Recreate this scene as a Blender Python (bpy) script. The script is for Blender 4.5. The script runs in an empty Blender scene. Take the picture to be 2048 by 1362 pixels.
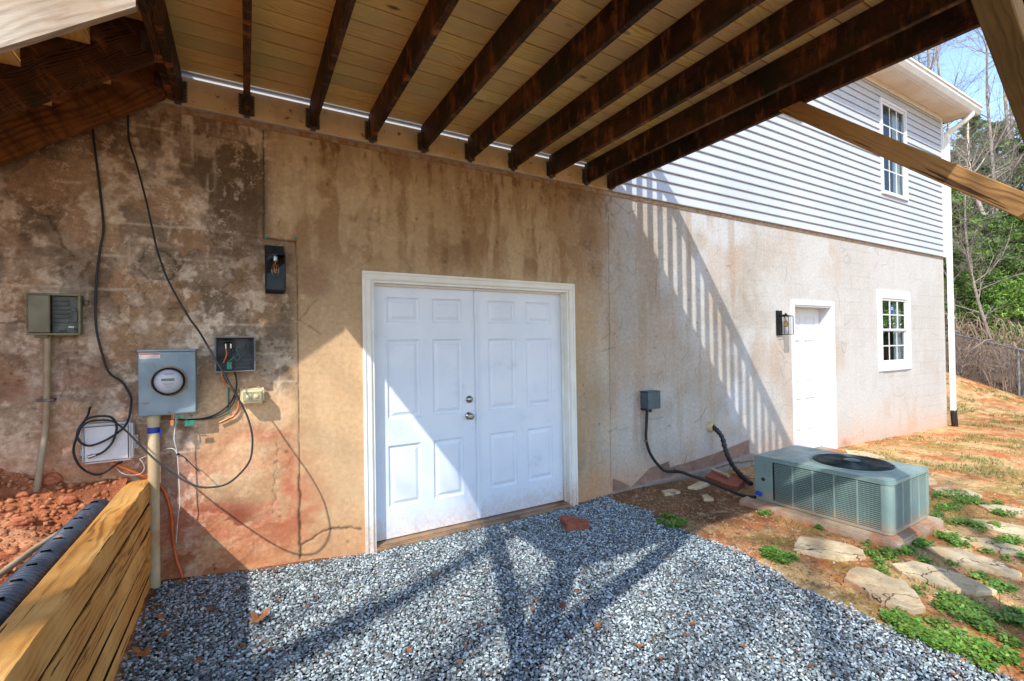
import bpy, bmesh, math, random
import numpy as np
from mathutils import Vector, Matrix
random.seed(7); RS = np.random.RandomState(7)
SC = bpy.context.scene; COL = SC.collection
# ---------------------------------------------------------------- camera
FPX = 928.332
YAW, PITCH, ROLL = 0.521032538, 0.00938225, -0.0162388936
CAM = Vector((0, -3.6, 1.534))
def cam_axes():
    cy, sy, cp, sp = math.cos(YAW), math.sin(YAW), math.cos(PITCH), math.sin(PITCH)
    f = Vector((sy*cp, cy*cp, sp)); r = Vector((cy, -sy, 0)); u = r.cross(f)
    c, s = math.cos(ROLL), math.sin(ROLL)
    return c*r+s*u, -s*r+c*u, f
AR, AU, AF = cam_axes()
cd = bpy.data.cameras.new('camera'); cam = bpy.data.objects.new('camera', cd); COL.objects.link(cam)
cd.sensor_width = 36; cd.lens = FPX/2048*36; cd.clip_start = 0.02; cd.clip_end = 600
mw = Matrix.Identity(4)
for i, v in enumerate((AR, AU, -AF)):
    for j in range(3): mw[j][i] = v[j]
mw.translation = CAM; cam.matrix_world = mw; SC.camera = cam
def ray(x, y): return AR*((x-1024)/FPX) + AU*(-(y-681)/FPX) + AF
def wp(x, y, Y=0.0):            # survey point of the photo on the vertical plane y = Y
    r = ray(x, y); return CAM + r*((Y-CAM.y)/r.y)
def gp(x, y, z=0.0):            # ... on the level plane z
    r = ray(x, y); return CAM + r*((z-CAM.z)/r.z)
# ---------------------------------------------------------------- sky, sun, exposure
LDIR = Vector((.74, .68, -1.0)).normalized()
w = bpy.data.worlds.new('World'); SC.world = w; w.use_nodes = True
nt = w.node_tree; nt.nodes.clear()
sk = nt.nodes.new('ShaderNodeTexSky'); sk.sky_type = 'NISHITA'; sk.sun_disc = False
sk.sun_elevation = math.radians(44.9); sk.sun_rotation = math.radians(227.4)
sk.air_density = 1.0; sk.dust_density = 0.3; sk.ozone_density = 1.4
bg = nt.nodes.new('ShaderNodeBackground'); bg.inputs[1].default_value = 0.15
wo = nt.nodes.new('ShaderNodeOutputWorld')
nt.links.new(sk.outputs[0], bg.inputs[0]); nt.links.new(bg.outputs[0], wo.inputs[0])
sd = bpy.data.lights.new('sun', 'SUN'); sd.energy = 2.2; sd.angle = math.radians(0.53); sd.color = (1, .955, .885)
sun = bpy.data.objects.new('sun', sd); COL.objects.link(sun)
sun.rotation_euler = LDIR.to_track_quat('-Z', 'Y').to_euler()
SC.view_settings.view_transform = 'Standard'; SC.view_settings.look = 'None'
SC.view_settings.exposure = 1.42; SC.view_settings.gamma = 1
SC.cycles.max_bounces = 10; SC.cycles.diffuse_bounces = 6; SC.cycles.transparent_max_bounces = 16
# ---------------------------------------------------------------- helpers
def tag(o, label=None, cat=None, group=None, kind=None):
    if label: o['label'] = label
    if cat: o['category'] = cat
    if group: o['group'] = group
    if kind: o['kind'] = kind
    return o
def par(o, parent):
    if parent is not None:
        o.parent = parent; o.matrix_parent_inverse = wmat(parent).inverted()
def wmat(o):
    m = o.matrix_basis.copy()
    if o.parent is not None: m = wmat(o.parent) @ o.matrix_parent_inverse @ m
    return m
def empty(name, loc, label=None, cat=None, group=None, parent=None):
    o = bpy.data.objects.new(name, None); COL.objects.link(o); o.location = loc; o.empty_display_size = .1
    par(o, parent); return tag(o, label, cat, group)
class MB:
    def __init__(s): s.v = []; s.f = []; s.m = []; s.sm = []
    def add(s, vs, fs, mi=0, smooth=False):
        n = len(s.v); s.v += [tuple(v) for v in vs]
        s.f += [tuple(i+n for i in f) for f in fs]; s.m += [mi]*len(fs); s.sm += [smooth]*len(fs); return s
    def box(s, x0, x1, y0, y1, z0, z1, mi=0):
        v = [(x, y, z) for x in (x0, x1) for y in (y0, y1) for z in (z0, z1)]
        return s.add(v, [(0,1,3,2),(4,6,7,5),(0,4,5,1),(2,3,7,6),(0,2,6,4),(1,5,7,3)], mi)
    def tube(s, pts, r, n=8, mi=0, cap=True, smooth=True):
        pts = [Vector(p) for p in pts]; N = len(pts); rr = r if hasattr(r, '__len__') else [r]*N
        up = Vector((0, 0, 1)); rings = []; prev = None
        for i, p in enumerate(pts):
            t = (pts[min(i+1, N-1)] - pts[max(i-1, 0)])
            if t.length < 1e-9: t = Vector((0, 0, 1))
            t.normalize()
            if prev is None: a = t.cross(up if abs(t.z) < .95 else Vector((1, 0, 0))).normalized()
            else:
                a = prev - t*prev.dot(t)
                a = a.normalized() if a.length > 1e-6 else t.orthogonal().normalized()
            prev = a; b = t.cross(a)
            rings.append([p + (a*math.cos(k*2*math.pi/n) + b*math.sin(k*2*math.pi/n))*rr[i] for k in range(n)])
        vs = [v for g in rings for v in g]
        fs = [(i*n+k, i*n+(k+1) % n, (i+1)*n+(k+1) % n, (i+1)*n+k) for i in range(N-1) for k in range(n)]
        s.add(vs, fs, mi, smooth)
        if cap: s.add(rings[0], [tuple(range(n))[::-1]], mi); s.add(rings[-1], [tuple(range(n))], mi)
        return s
    def lathe(s, prof, c, ax='y', n=24, mi=0, smooth=True, cap=True):   # prof: (radius, offset along axis)
        vs = []
        for r, h in prof:
            for k in range(n):
                a = k*2*math.pi/n; u, v2 = r*math.cos(a), r*math.sin(a)
                vs.append({'y': (c[0]+u, c[1]+h, c[2]+v2), 'z': (c[0]+u, c[1]+v2, c[2]+h), 'x': (c[0]+h, c[1]+u, c[2]+v2)}[ax])
        fs = [(i*n+k, i*n+(k+1) % n, (i+1)*n+(k+1) % n, (i+1)*n+k) for i in range(len(prof)-1) for k in range(n)]
        s.add(vs, fs, mi, smooth)
        if cap: s.add(vs[:n], [tuple(range(n))], mi); s.add(vs[-n:], [tuple(range(n))], mi)
        return s
    def prism(s, poly, z0, z1, mi=0):      # poly of (x,y), extruded in z
        n = len(poly); v = [(x, y, z0) for x, y in poly] + [(x, y, z1) for x, y in poly]
        return s.add(v, [tuple(range(n))[::-1], tuple(range(n, 2*n))] + [(k, (k+1) % n, n+(k+1) % n, n+k) for k in range(n)], mi)
    def build(s, name, mats, parent=None, bevel=0, seg=1, origin=None):
        me = bpy.data.meshes.new(name)
        o0 = Vector(origin) if origin is not None else Vector((0, 0, 0))
        me.from_pydata([Vector(v)-o0 for v in s.v], [], s.f); me.update()
        if not isinstance(mats, (list, tuple)): mats = [mats]
        for m in mats: me.materials.append(m)
        me.polygons.foreach_set('material_index', s.m); me.polygons.foreach_set('use_smooth', s.sm)
        bm = bmesh.new(); bm.from_mesh(me)
        bmesh.ops.remove_doubles(bm, verts=bm.verts, dist=1e-5) if bevel else None
        bmesh.ops.recalc_face_normals(bm, faces=bm.faces)
        if bevel:
            es = [e for e in bm.edges if len(e.link_faces) == 2 and e.calc_face_angle(0) > .6]
            bmesh.ops.bevel(bm, geom=es, offset=bevel, segments=seg, affect='EDGES', clamp_overlap=True)
        bm.to_mesh(me); bm.free()
        o = bpy.data.objects.new(name, me); COL.objects.link(o); o.location = o0; par(o, parent); return o
def npmesh(name, V, F, mats, parent=None, smooth=False, col=None, mi=None):
    """V (n,3), F (m,k) arrays -> one mesh object; col (n,3) linear colours -> attribute 'col'"""
    me = bpy.data.meshes.new(name); V = np.asarray(V, np.float32); F = np.asarray(F, np.int32); k = F.shape[1]
    me.vertices.add(len(V)); me.vertices.foreach_set('co', V.ravel())
    me.loops.add(F.size); me.loops.foreach_set('vertex_index', F.ravel())
    me.polygons.add(len(F)); me.polygons.foreach_set('loop_start', np.arange(0, F.size, k, dtype=np.int32))
    me.polygons.foreach_set('loop_total', np.full(len(F), k, np.int32))
    me.polygons.foreach_set('use_smooth', np.full(len(F), smooth))
    if not isinstance(mats, (list, tuple)): mats = [mats]
    for m in mats: me.materials.append(m)
    if mi is not None: me.polygons.foreach_set('material_index', np.asarray(mi, np.int32))
    me.update(calc_edges=True)
    if col is not None:
        a = me.attributes.new('col', 'FLOAT_COLOR', 'POINT')
        a.data.foreach_set('color', np.concatenate([col, np.ones((len(col), 1))], 1).astype(np.float32).ravel())
    o = bpy.data.objects.new(name, me); COL.objects.link(o); par(o, parent); return o
def smoothpath(P, k=6):
    P = [Vector(p) for p in P]; Q = [P[0]*2-P[1]] + P + [P[-1]*2-P[-2]]; out = []
    for i in range(1, len(Q)-2):
        a, b, c, d = Q[i-1:i+3]
        for j in range(k):
            t = j/k; out.append(.5*((2*b) + (c-a)*t + (2*a-5*b+4*c-d)*t*t + (3*b-a-3*c+d)*t**3))
    return out + [P[-1]]
def srgb(r, g, b):
    return tuple((c/255/12.92 if c/255 <= .04045 else ((c/255+.055)/1.055)**2.4) for c in (r, g, b))
# numpy value noise
def vn(x, y, seed=0):
    xi = np.floor(x).astype(np.int64); yi = np.floor(y).astype(np.int64); fx = x-xi; fy = y-yi
    fx = fx*fx*(3-2*fx); fy = fy*fy*(3-2*fy)
    def h(a, b):
        n = (a*374761393 + b*668265263 + seed*1442695041) & 0xffffffff
        n = ((n ^ (n >> 13))*1274126177) & 0xffffffff
        return ((n ^ (n >> 16)) & 0xffff)/65535.0
    return (h(xi, yi)*(1-fx)+h(xi+1, yi)*fx)*(1-fy) + (h(xi, yi+1)*(1-fx)+h(xi+1, yi+1)*fx)*fy
def fbm(x, y, seed=0, o=4, g=.5):
    s = 0; a = 1; t = 0
    for k in range(o): s = s + a*vn(x*2**k+k*17.3, y*2**k-k*9.1, seed+k); t += a; a *= g
    return s/t
def sstep(a, b, x): t = np.clip((x-a)/(b-a), 0, 1); return t*t*(3-2*t)
# ---------------------------------------------------------------- materials
def mk(name):
    m = bpy.data.materials.new(name); m.use_nodes = True; n = m.node_tree; n.nodes.clear()
    out = n.nodes.new('ShaderNodeOutputMaterial'); p = n.nodes.new('ShaderNodeBsdfPrincipled')
    n.links.new(p.outputs[0], out.inputs[0]); return m, n, p, out
class G:
    def __init__(s, n): s.n = n
    def set(s, i, v):
        if isinstance(v, bpy.types.NodeSocket): s.n.links.new(v, i)
        elif hasattr(v, '__len__') and i.type == 'RGBA': i.default_value = tuple(v)[:3]+(1,)
        else: i.default_value = v
    def node(s, t, ins={}, out=0, **kw):
        d = s.n.nodes.new('ShaderNode'+t)
        for k, v in kw.items(): setattr(d, k, v)
        for k, v in ins.items(): s.set(d.inputs[k], v)
        return d.outputs[out]
    def coord(s, k='Object', rnd=True):
        c = s.node('TexCoord', out=k)
        if rnd:
            r = s.n.nodes.new('ShaderNodeObjectInfo').outputs['Random']
            c = s.vm('ADD', c, s.vm('SCALE', (13.1, 7.7, 9.3), sc=r))
        return c
    def vm(s, op, a, b=(0, 0, 0), sc=None):
        d = s.n.nodes.new('ShaderNodeVectorMath'); d.operation = op; s.set(d.inputs[0], a); s.set(d.inputs[1], b)
        if sc is not None: s.set(d.inputs[3], sc)
        return d.outputs[0]
    def mul(s, v, xyz): return s.vm('MULTIPLY', v, xyz)
    def noise(s, v, sc, det=4, ro=.5, dist=0, out=0): return s.node('TexNoise', {'Vector': v, 'Scale': sc, 'Detail': det, 'Roughness': ro, 'Distortion': dist}, out)
    def math(s, op, a, b=0.0, c=0.0): return s.node('Math', {0: a, 1: b, 2: c}, operation=op)
    def ramp(s, f, a, b, lo=0.0, hi=1.0): return s.node('MapRange', {0: f, 1: a, 2: b, 3: lo, 4: hi}, interpolation_type='SMOOTHSTEP')
    def mix(s, f, a, b, bt='MIX'):
        d = s.n.nodes.new('ShaderNodeMix'); d.data_type = 'RGBA'; d.blend_type = bt
        s.set(d.inputs[0], f); s.set(d.inputs[6], a); s.set(d.inputs[7], b); return d.outputs[2]
    def bump(s, h, st, di=.01): return s.node('Bump', {'Height': h, 'Strength': st, 'Distance': di})
def simple(name, c1, c2=None, rough=.6, metal=0, sc=8, c3=None, sc3=3, t3=(.55, .7), bump=.15, bsc=60, spec=.5, rnd=True):
    m, n, p, o = mk(name); g = G(n); v = g.coord(rnd=rnd); c2 = c2 or tuple(x*.8 for x in c1)
    col = g.mix(g.ramp(g.noise(v, sc, 5, .6), .35, .65), c1, c2)
    if c3: col = g.mix(g.ramp(g.noise(v, sc3, 6, .65), *t3), col, c3)
    g.set(p.inputs['Base Color'], col); g.set(p.inputs['Metallic'], metal)
    g.set(p.inputs['Roughness'], g.ramp(g.noise(v, sc*2, 3), .3, .7, max(rough-.08, 0), min(rough+.08, 1)))
    p.inputs['Specular IOR Level'].default_value = spec
    if bump: g.set(p.inputs['Normal'], g.bump(g.noise(v, bsc, 4), bump, .003))
    return m
def wood(name, light, dark, knot, rough=.75, streak=None, st=(.45, .6), freq=30, blot=None, bump=.5, check=None, green=None, tone=.2, hues=None, kn=(.03, .085)):
    """plank timber: local x runs along the grain"""
    m, n, p, o = mk(name); g = G(n); v = g.coord()
    warp = g.noise(g.mul(v, (.9, 3, 3)), 2.2, 3, .5, out=1)
    warp2 = g.noise(g.mul(v, (2.5, 14, 14)), 2.0, 3, .5, out=1)
    v2 = g.vm('ADD', g.vm('ADD', g.mul(v, (.11, 1, 1)), g.vm('SCALE', g.vm('SUBTRACT', warp, (.5, .5, .5)), sc=.11)), g.vm('SCALE', g.vm('SUBTRACT', warp2, (.5, .5, .5)), sc=.010))
    ring = g.node('TexWave', {'Vector': v2, 'Scale': freq, 'Distortion': 1.2, 'Detail': 2, 'Detail Scale': 1.0}, 1, wave_type='RINGS', rings_direction='X')
    fib = g.noise(g.mul(v, (3, 90, 90)), 3, 4, .6)
    vis = g.ramp(g.noise(g.mul(v, (.8, 5, 5)), 2, 3), .38, .62, .12, .62)
    f = g.math('ADD', g.math('MULTIPLY', g.math('POWER', ring, 1.6), vis), g.math('MULTIPLY', fib, .62))
    col = g.mix(g.ramp(f, .22, .95), light, dark)
    rn = g.n.nodes.new('ShaderNodeObjectInfo').outputs['Random']; tv = g.math('MULTIPLY_ADD', rn, tone, 1-tone*.5)
    kd = g.node('TexVoronoi', {'Vector': g.mul(v, (2.3, 6, 6)), 'Scale': 1.0, 'Randomness': 1}, 0)
    col = g.mix(g.ramp(kd, kn[0], kn[1], 1, 0), col, knot)
    if blot: col = g.mix(g.ramp(g.noise(v, 2.5, 5, .6), .42, .68), col, blot)
    if streak:
        s1 = g.noise(g.mul(v, (9, 3, 2.2)), 1.5, 6, .7)
        col = g.mix(g.ramp(s1, st[0], st[1]), col, streak)
    if check:
        ck = g.noise(g.mul(v, (1.3, 38, 38)), 1.3, 3, .5)
        col = g.mix(g.ramp(ck, .655, .668), col, check)
    if green: col = g.mix(g.math('MULTIPLY', g.ramp(g.noise(v, 4, 5, .6), .5, .62), .7), col, green)
    if hues:
        r2 = g.math('FRACT', g.math('MULTIPLY', rn, 7.31)); col = g.mix(g.ramp(r2, .5, .95, 0, .55), g.mix(g.ramp(r2, .0, .45, .55, 0), col, hues[0]), hues[1])
    col = g.mix(1.0, col, g.node('CombineColor', {0: tv, 1: tv, 2: tv}), 'MULTIPLY')
    g.set(p.inputs['Base Color'], col); p.inputs['Roughness'].default_value = rough; p.inputs['Specular IOR Level'].default_value = .22
    g.set(p.inputs['Normal'], g.bump(f, bump, .004)); return m
def attrmat(name, rough=.9, nsc=60, amt=.35, bump=.5, bd=.004, spec=.3, bsc=None, crust=None):
    m, n, p, o = mk(name); g = G(n); v = g.coord(rnd=False)
    a = g.node('Attribute', attribute_name='col')
    k = g.ramp(g.noise(v, nsc, 6, .65), .25, .75, 1-amt, 1+amt*.6)
    cc_ = a
    if crust:
        al = g.node('Attribute', attribute_name='det', out=2)
        k = g.math('ADD', k, g.math('MULTIPLY', g.math('MULTIPLY', g.ramp(g.noise(v, 38, 9, .78), .3, .7, -1, 1), al), .24))
        m1 = g.math('MULTIPLY', g.math('MULTIPLY', g.ramp(g.noise(v, 15, 10, .8), .535, .57), g.ramp(g.noise(v, 3.1, 4), .42, .6)), al)
        cc_ = g.mix(g.math('MULTIPLY', m1, .5), cc_, crust)
        m2 = g.math('MULTIPLY', g.math('MULTIPLY', g.ramp(g.noise(g.vm('ADD', v, (7, 3, 5)), 21, 10, .8), .56, .59), g.ramp(g.noise(v, 4.7, 4), .42, .6)), al)
        cc_ = g.mix(g.math('MULTIPLY', m2, .3), cc_, srgb(84, 66, 50))
    g.set(p.inputs['Base Color'], g.mix(1.0, cc_, g.node('CombineColor', {0: k, 1: k, 2: k}), 'MULTIPLY'))
    p.inputs['Roughness'].default_value = rough; p.inputs['Specular IOR Level'].default_value = spec
    g.set(p.inputs['Normal'], g.bump(g.math('ADD', g.noise(v, bsc or nsc*.5, 8, .7), g.math('MULTIPLY', g.noise(v, 9, 4), .6)), bump, bd)); return m
def glassmat(name, tint=(.9, .95, .95), f=.12, rough=.01):
    m = bpy.data.materials.new(name); m.use_nodes = True; n = m.node_tree; n.nodes.clear(); g = G(n)
    out = n.nodes.new('ShaderNodeOutputMaterial')
    tr = g.node('BsdfTransparent', {0: tint}); gl = g.node('BsdfGlossy', {0: (1, 1, 1), 'Roughness': rough})
    fr = g.node('LayerWeight', {0: .22}, 0); k = g.math('ADD', g.math('MULTIPLY', fr, .7), f)
    n.links.new(g.node('MixShader', {0: k, 1: tr, 2: gl}), out.inputs[0]); return m
M = {}
M['joist'] = wood('joist_wood', (.105, .042, .015), (.018, .009, .004), (.01, .005, .003), .72, streak=(.26, .092, .028), st=(.50, .68), freq=34, bump=.8, green=(.02, .021, .006), blot=(.014, .008, .004))
M['joist_new'] = wood('brown_wood', (.22, .085, .024), (.10, .038, .012), (.03, .012, .005), .7, freq=11, streak=(.05, .02, .009), st=(.42, .72), bump=.3)
M['brace'] = wood('brace_wood', (.46, .25, .095), (.28, .14, .05), (.12, .05, .018), .7, freq=15, blot=(.38, .20, .07), bump=.6, check=(.09, .04, .015))
M['brace_green'] = wood('mossy_brace_wood', (.20, .118, .042), (.10, .058, .02), (.04, .025, .01), .75, freq=20, blot=(.14, .085, .03), bump=.6)
M['board'] = wood('decking_pine', (.86, .60, .19), (.66, .39, .10), (.20, .085, .03), .62, freq=22, blot=(.66, .47, .18), bump=.35, tone=.36, hues=((.74, .62, .24), (.80, .50, .24)), kn=(.05, .12))
M['weathered'] = wood('weathered_wood', (.46, .40, .32), (.31, .25, .19), (.16, .10, .06), .8, freq=11, bump=.45, blot=(.36, .26, .17))
M['timber'] = wood('treated_timber', (.58, .27, .065), (.32, .125, .026), (.13, .055, .015), .7, freq=13, bump=1.0, check=(.05, .02, .008), blot=(.66, .36, .11), tone=.3)
M['cream'] = simple('ledger_paint', srgb(215, 195, 155), srgb(195, 170, 125), .65, sc=5, c3=srgb(120, 70, 35), sc3=22, t3=(.60, .68), bump=.1)
M['galv'] = simple('galvanised_steel', (.16, .14, .125), (.09, .075, .065), .5, .7, sc=20, c3=(.12, .05, .02), sc3=9, t3=(.55, .7))
M['steel'] = simple('satin_nickel', (.45, .42, .39), (.35, .32, .3), .28, 1, sc=20, bump=.05)
M['door'] = simple('door_paint', srgb(226, 232, 242), srgb(218, 225, 238), .42, sc=2.5, c3=srgb(200, 205, 212), sc3=5, t3=(.6, .8), bump=.12, bsc=25)
M['trim'] = simple('trim_paint', srgb(236, 234, 228), srgb(228, 224, 214), .5, sc=4, c3=srgb(205, 180, 140), sc3=2.2, t3=(.66, .85), bump=.08)
M['vinylwhite'] = simple('white_vinyl', srgb(214, 215, 218), srgb(206, 207, 211), .4, sc=3, bump=.04)
M['siding'] = simple('vinyl_siding', srgb(186, 190, 198), srgb(177, 182, 190), .45, sc=1.4, c3=srgb(190, 192, 198), sc3=1.1, t3=(.55, .8), bump=.12, bsc=90)
M['soffit'] = simple('soffit_vinyl', srgb(232, 222, 206), srgb(222, 208, 186), .5, sc=3, bump=.03)
M['gutter'] = simple('gutter_aluminium', srgb(232, 230, 226), srgb(222, 220, 214), .35, sc=4, bump=.03)
M['black'] = simple('black_plastic', (.018, .018, .02), (.011, .011, .012), .45, sc=10, bump=.1)
M['lampblack'] = simple('black_metal', (.006, .006, .007), (.009, .009, .010), .5, 0, sc=10, bump=.06, spec=.2)
M['rubber'] = simple('cable_jacket', (.016, .017, .019), (.022, .023, .026), .45, sc=30, bump=.1, spec=.3)
M['orange'] = simple('orange_jacket', (.62, .13, .02), (.48, .09, .015), .45, sc=8, bump=.05)
M['copper'] = simple('copper_strap', (.62, .25, .10), (.45, .16, .05), .4, .4, sc=14, bump=.08)
M['green'] = simple('green_wire', (.02, .24, .16), (.015, .16, .11), .4, sc=20, bump=.03)
M['whitewire'] = simple('white_wire', (.62, .62, .58), (.45, .42, .36), .5, sc=20, bump=.03)
M['meter'] = simple('meter_enamel', srgb(138, 152, 158), srgb(124, 140, 150), .5, .2, sc=6, c3=srgb(140, 92, 45), sc3=16, t3=(.58, .72), bump=.1)
M['rust'] = simple('rusty_rim', srgb(150, 105, 55), srgb(165, 150, 130), .6, .2, sc=25, bump=.1)
M['beige'] = simple('nid_plastic', srgb(122, 118, 92), srgb(108, 102, 78), .6, sc=9, bump=.12)
M['beigedark'] = simple('nid_interior', srgb(88, 92, 84), srgb(74, 78, 72), .6, sc=12, bump=.1)
M['pvc'] = simple('weathered_pvc', srgb(206, 186, 152), srgb(182, 156, 118), .5, sc=5, c3=srgb(168, 110, 60), sc3=4, t3=(.55, .8), bump=.08)
M['conduit'] = simple('grey_conduit', srgb(165, 148, 122), srgb(148, 122, 92), .6, sc=6, bump=.08)
M['boxwhite'] = simple('aged_white_plastic', srgb(214, 208, 210), srgb(200, 194, 196), .42, sc=5, c3=srgb(196, 130, 75), sc3=5, t3=(.62, .85), bump=.05)
M['tape'] = simple('blue_tape', (.015, .05, .36), (.01, .04, .28), .4, sc=9, bump=.1)
M['paper'] = simple('label_paper', (.72, .7, .68), (.62, .6, .58), .6, sc=20, bump=.02)
M['redink'] = simple('red_print', (.55, .08, .06), (.5, .07, .05), .6, sc=20, bump=0)
M['greyink'] = simple('grey_print', (.28, .28, .3), (.22, .22, .24), .6, sc=20, bump=0)
M['lcd'] = simple('lcd', (.13, .15, .12), (.11, .13, .10), .25, sc=5, bump=0)
M['dial'] = simple('meter_dial', srgb(214, 208, 214), srgb(200, 196, 206), .35, sc=8, bump=0)
M['jbox'] = simple('grey_box_plastic', (.035, .045, .06), (.026, .034, .048), .45, sc=9, bump=.1)
M['jrim'] = simple('box_gasket', (.22, .21, .20), (.14, .135, .13), .5, sc=14, bump=.05)
M['amber'] = simple('yellowed_plastic', srgb(226, 206, 168), srgb(208, 182, 136), .35, sc=10, bump=.05)
M['amberpale'] = simple('sealed_gel', srgb(168, 164, 132), srgb(148, 144, 116), .3, sc=14, bump=.05)
M['acgreen'] = simple('condenser_enamel', srgb(134, 158, 152), srgb(122, 147, 142), .42, .1, sc=4, c3=srgb(120, 132, 118), sc3=4, t3=(.58, .75), bump=.06)
M['acdark'] = simple('condenser_coil', (.03, .04, .04), (.015, .02, .02), .6, .3, sc=60, bump=.3)
M['acfan'] = simple('fan_steel', (.03, .05, .055), (.018, .03, .034), .4, .5, sc=12, bump=.05)
M['discgrey'] = simple('disconnect_enamel', srgb(84, 100, 108), srgb(72, 88, 96), .5, .1, sc=8, c3=srgb(60, 66, 66), sc3=7, bump=.08)
M['concrete'] = simple('pad_concrete', srgb(186, 164, 140), srgb(164, 134, 106), .85, sc=6, c3=srgb(176, 112, 72), sc3=3, t3=(.5, .75), bump=.5, bsc=50)
def stonemat():
    m, n, p, o = mk('flagstone'); g = G(n); v = g.coord()
    c = g.mix(g.ramp(g.noise(v, 5, 6, .65), .35, .65), srgb(212, 192, 156), srgb(190, 164, 124))
    c = g.mix(g.math('MULTIPLY', g.ramp(g.noise(v, 13, 7, .7), .52, .62), .45), c, srgb(142, 120, 92))
    c = g.mix(g.ramp(g.noise(v, 3, 5, .6), .56, .7), c, srgb(196, 140, 96))
    d = g.node('TexVoronoi', {'Vector': g.vm('ADD', g.mul(v, (1.15, 1.15, 0)), g.vm('SCALE', g.noise(v, 6, 4, out=1), sc=.35)), 'Scale': 1.0}, 0, feature='DISTANCE_TO_EDGE')
    cr = g.ramp(d, .0, .007, 1, 0); c = g.mix(cr, c, srgb(70, 52, 36))
    g.set(p.inputs['Base Color'], c); p.inputs['Roughness'].default_value = .88
    h = g.math('SUBTRACT', g.math('ADD', g.noise(v, 22, 8, .7), g.math('MULTIPLY', g.noise(v, 90, 4), .4)), g.math('MULTIPLY', cr, 1.2)); g.set(p.inputs['Normal'], g.bump(h, .8, .006)); return m
M['stone'] = stonemat()
M['brick'] = simple('red_paver', srgb(158, 88, 62), srgb(136, 70, 50), .85, sc=12, c3=srgb(100, 58, 44), sc3=9, t3=(.6, .75), bump=.6, bsc=70)
M['foil'] = simple('pipe_sleeve', srgb(214, 196, 150), srgb(190, 160, 104), .6, sc=12, bump=.3, bsc=30)
M['leaf'] = simple('dry_leaf', srgb(176, 118, 66), srgb(140, 86, 46), .7, sc=14, c3=srgb(96, 58, 34), sc3=22, t3=(.55, .7), bump=.4, bsc=60)
M['leafdark'] = simple('old_leaf', srgb(120, 76, 48), srgb(92, 56, 36), .75, sc=14, bump=.4, bsc=60)
M['twig'] = simple('twig_bark', srgb(150, 124, 98), srgb(120, 96, 74), .85, sc=20, bump=.3)
M['vine'] = simple('brush_stems', srgb(176, 152, 126), srgb(116, 92, 72), .9, sc=3, bump=.2)
M['bark'] = simple('grey_bark', srgb(158, 144, 130), srgb(112, 100, 92), .9, sc=8, bump=.6, bsc=20)
M['palebark'] = simple('pale_bark', srgb(206, 190, 172), srgb(150, 130, 112), .8, sc=6, c3=srgb(100, 86, 72), sc3=5, t3=(.55, .7), bump=.4, bsc=20)
M['wire'] = simple('fence_wire', (.32, .33, .34), (.24, .24, .25), .45, .6, sc=20, bump=0)
M['railpipe'] = simple('fence_pipe', (.30, .33, .35), (.16, .17, .18), .4, .6, sc=8, bump=.1)
M['roof'] = simple('roof_shingle', (.12, .11, .10), (.08, .075, .07), .9, sc=20, bump=.4)
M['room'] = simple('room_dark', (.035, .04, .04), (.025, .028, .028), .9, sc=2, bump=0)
M['curtain'] = simple('pale_curtain', (.5, .54, .52), (.4, .44, .42), .8, sc=3, bump=.1)
M['sill'] = simple('aluminium_sill', srgb(150, 130, 112), srgb(176, 140, 104), .55, .4, sc=9, c3=srgb(130, 80, 50), sc3=6, t3=(.5, .7), bump=.2)
M['sealblue'] = simple('blue_sticker', (.01, .07, .42), (.01, .06, .36), .4, sc=5, bump=0)
M['glass'] = glassmat('window_glass', (.78, .84, .84), .03)
M['clear'] = glassmat('lamp_glass', (.93, .95, .96), .0)
M['bulb'] = glassmat('bulb_glass', (.75, .62, .45), .0)
M['brass'] = simple('filament_brass', (.75, .36, .10), (.6, .26, .07), .3, .8, sc=10, bump=0)

def dirtied(mname, dirt, z0, z1, amt=.8, sc=14):
    """clay splashed on the foot of a thing: rises with a ragged edge"""
    m = M[mname].copy(); m.name = mname+'_muddy'; n = m.node_tree; g = G(n); p = [x for x in n.nodes if x.type == 'BSDF_PRINCIPLED'][0]
    src = p.inputs['Base Color'].links[0].from_socket; v = g.coord(rnd=False); sp = n.nodes.new('ShaderNodeSeparateXYZ'); n.links.new(v, sp.inputs[0])
    h = g.math('ADD', sp.outputs[2], g.math('MULTIPLY', g.math('SUBTRACT', g.noise(v, sc, 8, .7), .5), (z1-z0)*1.6))
    f = g.math('MULTIPLY', g.math('MULTIPLY', g.ramp(h, z0, z1, 1, 0), g.ramp(g.noise(v, sc*3, 6, .7), .3, .65, .25, 1)), amt)
    n.links.new(g.mix(f, src, dirt), p.inputs['Base Color']); return m
M['door_m'] = dirtied('door', srgb(196, 158, 122), .01, .26, .55)
M['trim_m'] = dirtied('trim', srgb(196, 140, 96), .0, .35, .65)
M['ac_m'] = dirtied('acgreen', srgb(186, 150, 116), .07, .19, .75, 9)
M['pad_m'] = dirtied('concrete', srgb(188, 112, 66), -.03, .055, .8, 10)
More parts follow.
